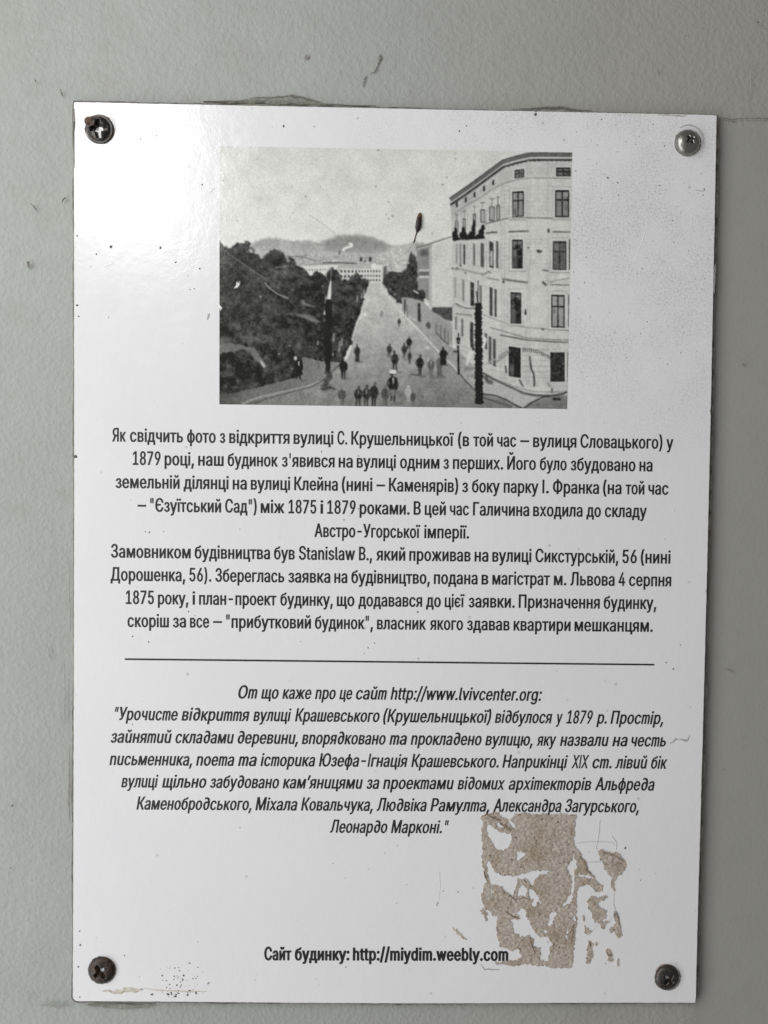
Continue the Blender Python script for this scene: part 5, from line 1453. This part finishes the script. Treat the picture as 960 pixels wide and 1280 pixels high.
# ------------------------------------------------------------------ torn remains of a glued notice
def build_residue():
    x0, y0, x1, y1, s = 592.0, 1010.0, 786.0, 1212.0, 1.9
    h, w = int((y1 - y0) * s), int((x1 - x0) * s)
    jag = (vnoise((h, w), 6, 41, 4) * .85 + vnoise((h, w), 2, 43, 1) * .4, vnoise((h, w), 6, 42, 4) * .85 + vnoise((h, w), 2, 44, 1) * .4)
    f = np.zeros((h, w), np.float32)

    def add(pts, v=1.0):
        nonlocal f
        m = pmask(pts, x0, y0, x1, y1, s, 0, jag)
        f = f * (1 - m) + v * m
    add([(602, 1020), (610, 1017), (616, 1015), (630, 1017), (650, 1016.5), (680, 1018), (700, 1017.5), (719, 1019), (718, 1036), (716, 1050), (718, 1059), (724, 1066), (731, 1076), (734, 1088), (740, 1093),
         (744, 1100), (752, 1107), (753, 1114), (743, 1114), (737, 1107), (730, 1105), (722, 1108), (719, 1120), (720, 1150), (719, 1163), (717, 1180), (714, 1209), (690, 1210), (684, 1209), (676, 1205), (672, 1208), (660, 1205),
         (640, 1207), (620, 1205), (617, 1201), (626, 1196), (624, 1180), (620, 1160), (621, 1145), (616, 1145), (612, 1140), (605, 1135), (602, 1128), (602, 1118), (606, 1104), (608, 1098), (604, 1090), (602, 1075), (602, 1045)])
    # places where the paper is gone
    for hole in (
        [(618, 1012), (640, 1012), (642, 1018), (638, 1024), (646, 1033), (640, 1035), (634, 1024), (624, 1020)],
        [(606, 1036), (609, 1031), (613, 1030), (618, 1036), (627, 1041), (638, 1042), (640, 1050), (636, 1056), (630, 1065), (622, 1063), (615, 1055), (609, 1046)],
        [(620, 1031), (623, 1028), (629, 1034), (626, 1036)],
        [(645, 1064), (651, 1063.5), (656, 1067), (653, 1071), (649, 1072), (648.5, 1078), (645, 1077)],
        [(607, 1077), (611, 1076), (614, 1083), (618, 1090), (628, 1094), (640, 1094), (650, 1093), (662, 1090), (675, 1087), (688, 1089), (682, 1092), (672, 1094), (666, 1103), (664, 1107), (656, 1098), (646, 1098), (640, 1122), (634, 1116), (626, 1108), (612, 1106), (610, 1096), (607, 1088)],
        [(644, 1122), (648, 1110), (653, 1105), (659, 1112), (656, 1121), (650, 1120)],
        [(661, 1122), (660, 1112), (664, 1110), (672, 1121), (676, 1130), (670, 1127), (668, 1140), (666, 1128)],
        [(636, 1149), (645, 1150), (650, 1143), (646, 1139), (651, 1134), (656, 1138), (657, 1146), (662, 1154), (668, 1165), (674, 1172), (682, 1170), (690, 1179), (686, 1184), (684, 1202), (674, 1202), (674, 1186), (666, 1182), (665, 1172), (660, 1168), (654, 1172), (643, 1168), (640, 1160)],
        [(629, 1193), (637, 1189), (646, 1188), (652, 1194), (646, 1200), (636, 1201), (622, 1202)],
        [(596, 1184), (618, 1183), (634, 1185.5), (641, 1190), (639, 1197), (634, 1201), (596, 1202)],
        [(684, 1156), (686, 1145), (690, 1139), (694, 1142), (690, 1156), (687, 1159)],
        [(707, 1083), (712, 1076), (716, 1078), (717, 1084), (717, 1110), (716, 1122), (710, 1130), (703, 1135), (700, 1131), (706, 1126), (712, 1116), (713, 1098), (711, 1090)],
        [(718, 1098), (724, 1093), (735, 1094), (742, 1098), (734, 1098), (728, 1096)],
        [(715, 1060), (719, 1076), (721, 1086), (718, 1088), (715, 1078)],
        [(612, 1112), (614.5, 1111), (615, 1120), (612.5, 1121)],
        [(714, 1145), (719, 1144), (719, 1152), (715, 1151)],
        [(707, 1160), (709, 1160), (708.6, 1176), (705.6, 1174)],
        [(646, 1182), (649, 1182), (649, 1190), (646.5, 1190)],
        [(648, 1138), (656, 1142), (656, 1147), (650, 1146), (644, 1141), (640, 1146), (640, 1143)],
        [(662, 1130), (668, 1126), (668, 1134)],
        [(677, 1163), (682, 1162), (682, 1168), (678, 1167)],
    ):
        add(hole, 0.0)
    for piece in (
        [(747, 1064), (752, 1061), (756, 1065), (768, 1064), (776, 1070), (781, 1076), (780, 1088), (776, 1092), (769, 1096), (767, 1104), (768, 1113), (765, 1112), (762, 1104), (765, 1096), (757, 1091), (753, 1080), (749, 1076)],
        [(734, 1124), (740, 1121), (747, 1122), (756, 1120), (758, 1122), (750, 1126), (746, 1128), (749, 1134), (757, 1138), (756, 1148), (752, 1151), (748, 1155), (744, 1150), (742, 1156), (740, 1144), (735, 1134)],
        [(766, 1138), (769, 1139), (771, 1150), (774, 1156), (773, 1160), (776, 1160), (776, 1170), (772, 1173), (769, 1168), (767, 1163), (762, 1166), (760, 1162), (766, 1159), (769, 1154)],
        [(729, 1157), (732, 1158), (737, 1164), (735, 1169), (731, 1166)],
        [(734, 1176), (738, 1175), (739, 1180), (739, 1196), (736, 1205), (732, 1204), (733, 1190)],
        [(756, 1187), (760, 1186), (765, 1195), (763, 1203), (759, 1199)],
        [(770, 1200), (771.6, 1199), (773.4, 1206), (771, 1207)],
        [(599, 1140), (603, 1136), (607, 1140), (608, 1151), (606, 1151), (605, 1144)],
        [(744, 1179), (746, 1180), (745, 1182.4), (743.4, 1181)],
        [(754, 1203), (756.6, 1202), (756, 1205.4)],
        [(727, 1144), (729, 1144), (729.6, 1152), (728, 1152)],
        [(750, 1152), (753, 1153), (754, 1161), (752.6, 1162)],
        [(755, 1152), (760, 1152), (760, 1154), (756, 1155)],
    ):
        add(piece, 1.0)
    # pinholes where the fibres tore
    n = vnoise((h, w), 4.5, 45, 2)
    f = np.where((n > 2.0) & (f > .5), 0.0, f)
    f = blur(f, .7)
    f[0, :] = f[-1, :] = 0; f[:, 0] = f[:, -1] = 0
    # label connected pieces
    lab = np.zeros((h, w), np.int32)
    cur = 0
    on = f > .5
    for j, i in zip(*np.nonzero(on)):
        if lab[j, i]:
            continue
        cur += 1
        st = [(j, i)]
        lab[j, i] = cur
        while st:
            a, b = st.pop()
            for c, d in ((a + 1, b), (a - 1, b), (a, b + 1), (a, b - 1), (a + 1, b + 1), (a - 1, b - 1), (a + 1, b - 1), (a - 1, b + 1)):
                if on[c, d] and not lab[c, d]:
                    lab[c, d] = cur
                    st.append((c, d))
    root = empty('torn_notice', (P(602, 1205)[0], 0, P(602, 1205)[1] + Z0), 'torn beige remains of a paper notice stuck on the lower right of the white sheet', 'paper scraps')
    th = blur(vnoise((h, w), 6, 46, 2), 1) * .00005
    for c in range(1, cur + 1):
        m = lab == c
        if m.sum() < 5:
            continue
        js, is_ = np.nonzero(m)
        jm, jM, im, iM = js.min() - 2, js.max() + 2, is_.min() - 2, is_.max() + 2
        jm, im = max(jm, 0), max(im, 0); jM, iM = min(jM, h - 2), min(iM, w - 2)
        near = np.zeros_like(m)
        for dj in (-1, 0, 1):
            for di in (-1, 0, 1):
                near |= np.roll(np.roll(m, dj, 0), di, 1)
        g = np.where(near, f, 0.0)
        V, F, idx = [], [], {}

        def vert(x, y, lev):
            k = (round(x, 3), round(y, 3), lev)
            if k not in idx:
                idx[k] = len(V)
                jj, ii = min(int(y), h - 1), min(int(x), w - 1)
                u, v = P(x0 + (x + .5) / s, y0 + (y + .5) / s)
                V.append((u, -(0.00019 + th[jj, ii]) if lev else -0.00002, v + Z0))
            return idx[k]
        for j in range(jm, jM + 1):
            for i in range(im, iM + 1):
                q = [(i, j, g[j, i]), (i + 1, j, g[j, i + 1]), (i + 1, j + 1, g[j + 1, i + 1]), (i, j + 1, g[j + 1, i])]
                if max(q[0][2], q[1][2], q[2][2], q[3][2]) <= .5:
                    continue
                pts, cut = [], []
                for k in range(4):
                    a, b = q[k], q[(k + 1) % 4]
                    if a[2] > .5:
                        pts.append((a[0], a[1], False))
                    if (a[2] > .5) != (b[2] > .5):
                        t = (.5 - a[2]) / (b[2] - a[2])
                        pts.append((a[0] + (b[0] - a[0]) * t, a[1] + (b[1] - a[1]) * t, True))
                ids = [vert(x, y, 1) for x, y, _ in pts]
                if len(set(ids)) >= 3:
                    F.append(tuple(dict.fromkeys(ids[::-1])))
                for k in range(len(pts)):
                    a, b = pts[k], pts[(k + 1) % len(pts)]
                    if a[2] and b[2]:
                        e = (vert(a[0], a[1], 1), vert(b[0], b[1], 1), vert(b[0], b[1], 0), vert(a[0], a[1], 0))
                        if len(set(e)) == 4:
                            F.append(e)
        F = [t for t in F if len(t) >= 3]
        if F:
            mesh('paper_scrap', V, F, M_PAPER, root)
    return root


notice = build_residue()


def hair(name, pts, w, parent, mat, y=-0.00008):
    V, F = ribbon(pts, [w] * len(pts), y, jitter=.1, relief=.00008, seed=9)
    return mesh(name, V, F, mat, parent)


M_BROWN = mat_simple('browned_glue', (0.27, 0.215, 0.16), .9, var=.5, scale=900, bump=.0002)
for k_, (pts_, ws_) in enumerate((([(624, 1029), (631, 1033), (637, 1037), (640, 1035)], [2, 4.5, 3, 1]), ([(610, 1020), (618, 1022), (625, 1026)], [1.5, 3.5, 1.5]), ([(604, 1088), (606, 1096), (609, 1101)], [1, 2.4, 1.2]),
                                  ([(724, 1070), (730, 1078), (733, 1087), (738, 1092)], [1, 2.2, 3.0, 1.2]), ([(752, 1066), (760, 1066), (770, 1070), (779, 1077)], [2, 2.6, 2.4, 1.4]), ([(764, 1082), (770, 1079), (776, 1078)], [1.5, 3, 1.2]),
                                  ([(638, 1120), (642, 1124), (655, 1122), (662, 1124)], [1, 1.6, 1.4, .8]), ([(632, 1140), (640, 1145), (649, 1148)], [1, 2.6, 1.5]), ([(648, 1185), (650, 1188)], [2, 2.6]), ([(716, 1155), (715, 1166), (713, 1178)], [2.5, 3.5, 1.5]),
                                  ([(668, 1192), (664, 1180), (661, 1172)], [1, 2, 1]), ([(736, 1177), (737, 1182)], [2.5, 2]), ([(757, 1189), (761, 1195)], [1.6, 2.2]), ([(770, 1140), (772, 1150), (773, 1157)], [1, 2, 1]), ([(654, 1099), (657, 1103)], [1, 1.8]), ([(602, 1020), (612, 1017.5), (616, 1017)], [.8, 1.6, .6]))):
    V, F = ribbon(pts_, ws_, -0.00022, jitter=.35, relief=.00012, seed=300 + k_)
    mesh('glue_crust', V, F, M_BROWN, notice)
hair('loose_fibre', [(749, 1025), (748, 1040), (746, 1052), (744, 1060), (748, 1066)], .6, notice, M_THREAD)
hair('loose_fibre', [(719, 1054), (735, 1052), (752, 1052), (764, 1053), (768, 1057)], .6, notice, M_THREAD)
hair('loose_fibre', [(764, 1045), (770, 1053), (769, 1062)], .8, notice, M_THREAD)
hair('loose_fibre', [(733, 1078), (742, 1077.5), (750, 1077)], .9, notice, M_THREAD)
hair('loose_fibre', [(768, 1112), (766, 1120), (766, 1130), (769, 1140)], .7, notice, M_THREAD)
hair('loose_fibre', [(736, 1166), (744, 1158), (752, 1154), (760, 1151), (766, 1144)], .7, notice, M_THREAD)

# ------------------------------------------------------------------ brown seed-like speck on the sky of the photograph
def mat_seed():
    t = NT('brown_seed')
    x, y, z = t.xyz()
    g = t.smooth(z, P(523, 275)[1] + Z0, P(525, 265)[1] + Z0)
    t.base(t.mix(g, (0.020, 0.010, 0.009), (0.21, 0.105, 0.045)))
    t.rough(.5)
    return t.m


M_SEED = mat_seed()
seed_root = empty('brown_seed', (*P(520, 290), 0)[:1] + (0,) + (P(520, 290)[1] + Z0,), 'small brown seed with a thin tail stuck on the sky of the old photograph', 'seed')


def tube(path, radii, flat, seg=10, base=-0.00003):
    V, F = [], []
    n = len(path)
    for i, (x, y) in enumerate(path):
        u, v = P(x, y)
        a = P(*path[max(0, i - 1)]); b = P(*path[min(n - 1, i + 1)])
        dx, dz = b[0] - a[0], b[1] - a[1]
        L = math.hypot(dx, dz)
        nx_, nz_ = -dz / L, dx / L
        r = radii[i] * PX
        for k in range(seg):
            t = k / seg * 6.2832
            V.append((u + nx_ * r * math.cos(t), base - r * flat * (1 + math.sin(t)), v + Z0 + nz_ * r * math.cos(t)))
    for i in range(n - 1):
        for k in range(seg):
            k2 = (k + 1) % seg
            F.append((i * seg + k, i * seg + k2, (i + 1) * seg + k2, (i + 1) * seg + k))
    F.append(tuple(range(seg))[::-1]); F.append(tuple(range((n - 1) * seg, n * seg)))
    return V, F


V, F = tube([(525.6, 266), (525, 268), (524.3, 272), (523.6, 277), (523, 282), (522.3, 286), (521.6, 288.6), (521, 290.2)], [1.1, 2.3, 3.0, 3.4, 3.7, 3.3, 2.0, .8], .5)
mesh('seed_body', V, F, M_SEED, seed_root, True)
V, F = tube([(521.3, 289.5), (520.2, 293), (519, 297), (518, 301), (516.8, 303.8)], [.9, .65, .6, .9, .4], .6)
mesh('tail', V, F, mat_simple('brown_stalk', (0.085, 0.05, 0.035), .7), seed_root, True)
V, F = ribbon([(515, 306), (511, 312), (507, 318)], [.5, .7, .4], -0.00005, relief=.00003, seed=4)
mesh('tail_mark', V, F, M_SCUFF, seed_root)

# ------------------------------------------------------------------ screws
def build_screw(label, x, y, r, mat, dome, tilt, spin, cross=1.0, depth=0.9, flange=False, burr=False, ring=False):
    u, v = P(x, y)
    root = empty('phillips_screw', (u, -0.0002, v + Z0), label, 'screw', 'screws fixing the plaque')
    rad = r * PX
    N, Rn = 72, 26
    V, F = [], []
    arm, armw = rad * .50 * cross, rad * .13 * cross

    def height(px_, pz_):
        q = math.hypot(px_, pz_) / rad
        if flange:
            hh = dome * rad * (0.30 if q > .80 else 0.30 + .75 * (1 - (q / .80) ** 2.4) ** .6)
        else:
            hh = dome * rad * (1 - q ** 2.6) ** .55 if q < 1 else 0
        c, s_ = math.cos(spin), math.sin(spin)
        a, b = px_ * c + pz_ * s_, -px_ * s_ + pz_ * c
        dig = 0.0
        for t, n_ in ((a, b), (b, a)):
            wloc = armw * (1.35 - .55 * min(1, abs(t) / arm))
            k1 = max(0, min(1, (arm - abs(t)) / (rad * .10) + .3))
            k2 = max(0, min(1, (wloc - abs(n_)) / (rad * .07) + .35))
            dig = max(dig, min(k1, k2) * (1 - .45 * abs(t) / arm))
        return hh - dig * rad * .55 * depth

    V.append((0, -height(0, 0), 0))
    for i in range(1, Rn + 1):
        q = (i / Rn) ** .8
        for k in range(N):
            t = k / N * 6.2832
            a, b = rad * q * math.cos(t), rad * q * math.sin(t)
            hh = height(a, b) if i < Rn else 0
            V.append((a, -hh - (0.0 if i < Rn else 0), b))
    for k in range(N):
        F.append((0, 1 + k, 1 + (k + 1) % N))
    for i in range(Rn - 1):
        for k in range(N):
            k2 = (k + 1) % N
            F.append((1 + i * N + k, 1 + (i + 1) * N + k, 1 + (i + 1) * N + k2, 1 + i * N + k2))
    # rim going back into the sheet
    b0 = 1 + (Rn - 1) * N
    for k in range(N):
        t = k / N * 6.2832
        V.append((rad * .97 * math.cos(t), 0.0016, rad * .97 * math.sin(t)))
    for k in range(N):
        k2 = (k + 1) % N
        F.append((b0 + k, b0 + N + k, b0 + N + k2, b0 + k2))
    ax, az = tilt
    TM = Matrix.Translation((u, -0.0003, v + Z0)) @ Matrix.Rotation(ax, 4, 'X') @ Matrix.Rotation(az, 4, 'Z')
    V = [TM @ Vector(p) for p in V]
    mesh('screw_head', V, F, mat, root, True)
    # shank through sheet and wall
    V, F = [], []
    for yy in (0.0004, 0.012):
        for k in range(16):
            t = k / 16 * 6.2832
            V.append((u + rad * .42 * math.cos(t), yy, v + Z0 + rad * .42 * math.sin(t)))
    for k in range(16):
        F.append((k, 16 + k, 16 + (k + 1) % 16, (k + 1) % 16))
    mesh('shank', V, F, mat, root, True)
    # the ring round the head, added further down, paints its contact shade
    return root


S_DARK = mat_screw('dark_oxidised_steel', (0.075, 0.070, 0.066), 0.36, .35)
S_BRIGHT = mat_screw('zinc_plated_steel', (0.30, 0.295, 0.275), 0.36, .12)
S_BLACK = mat_screw('blackened_steel', (0.055, 0.050, 0.048), 0.45, .6)
S_GREY = mat_screw('weathered_grey_steel', (0.095, 0.088, 0.082), 0.45, .45)

s1 = build_screw('dark screw with a rusty burr on its rim at the upper left of the sheet', 125.9, 162.8, 17.3, S_DARK, .42, (R(8), R(-3)), R(2), 1.25, 1.1, flange=True)
s2 = build_screw('clean domed grey screw beside a curved dent at the upper right of the sheet', 858.6, 178.3, 15.9, S_BRIGHT, .60, (R(-2), R(3)), R(38), .72, 1.0)
s3 = build_screw('blackish rusty screw above the crusted dirt at the lower left of the sheet', 128.1, 1212.5, 16.7, S_BLACK, .34, (0, 0), R(38), 1.15, .8)
s4 = build_screw('brownish grey screw below the torn beige notice at the lower right corner', 832.9, 1220.9, 15.7, S_GREY, .36, (0, R(2)), R(50), 1.0, .9)

# rusty burr on the first screw
rr = random.Random(2)
V, F = [], []
u, v = P(112.5, 149.5)
for i in range(7):
    a = i / 6 * math.pi
    for k in range(12):
        t = k / 12 * 6.2832
        q = 5.4 * PX * math.sin(a) * rr.uniform(.75, 1.2)
        xx, zz = q * math.cos(t), 6.0 * PX * math.cos(a)
        c, s_ = math.cos(-.75), math.sin(-.75)
        V.append((u + 2 * PX + xx * c - zz * s_ * 1.5, -.0007 - abs(q) * .7 * math.sin(t), v + Z0 - 2.5 * PX + xx * s_ + zz * c))
for i in range(6):
    for k in range(12):
        F.append((i * 12 + k, i * 12 + (k + 1) % 12, (i + 1) * 12 + (k + 1) % 12, (i + 1) * 12 + k))
mesh('rust_burr', V, F, mat_simple('brown_rust', (0.105, 0.066, 0.048), .85, var=.5, scale=1500, bump=.0004), s1, True)


def arc_mark(cx, cy, r, a0, a1, widths, mat, seed, parent, name):
    n = len(widths)
    pts = [(cx + r * math.cos(a0 + (a1 - a0) * i / (n - 1)), cy - r * math.sin(a0 + (a1 - a0) * i / (n - 1))) for i in range(n)]
    V, F = ribbon(pts, widths, -0.00004, jitter=.15, relief=.00012, seed=seed)
    return mesh(name, V, F, mat, parent)


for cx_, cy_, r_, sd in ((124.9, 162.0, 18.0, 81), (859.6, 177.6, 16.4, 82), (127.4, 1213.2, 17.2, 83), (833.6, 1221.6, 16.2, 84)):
    arc_mark(cx_, cy_, r_, 0, R(352), [random.Random(sd + k).choice((.5, .9, 1.3, 1.8)) for k in range(15)], M_CRACK_SHADE, sd, plaque, 'contact_shade_ring')  # dark ring paints contact shade round each screw head
arc_mark(860.5, 174.8, 19.3, R(125), R(-12), [.5, 1.2, 1.3, 1.2, 1.4, 1.6, .9, .4], M_SCUFF, 70, plaque, 'pressed_ring')
arc_mark(125.3, 163.2, 18.2, R(-20), R(-75), [.5, 1.2, 1.4, .6], M_SCUFF, 71, plaque, 'pressed_ring')
arc_mark(833.6, 1221.6, 17.2, R(150), R(100), [.5, 1.3, 1.2, .5], mat_simple('faint_rust_stain', (0.42, 0.27, 0.26), .8), 72, plaque, 'rust_stain')
arc_mark(127.3, 1213.6, 17.6, R(10), R(-70), [.4, 1.0, .9, .4], M_SCUFF, 73, plaque, 'pressed_ring')
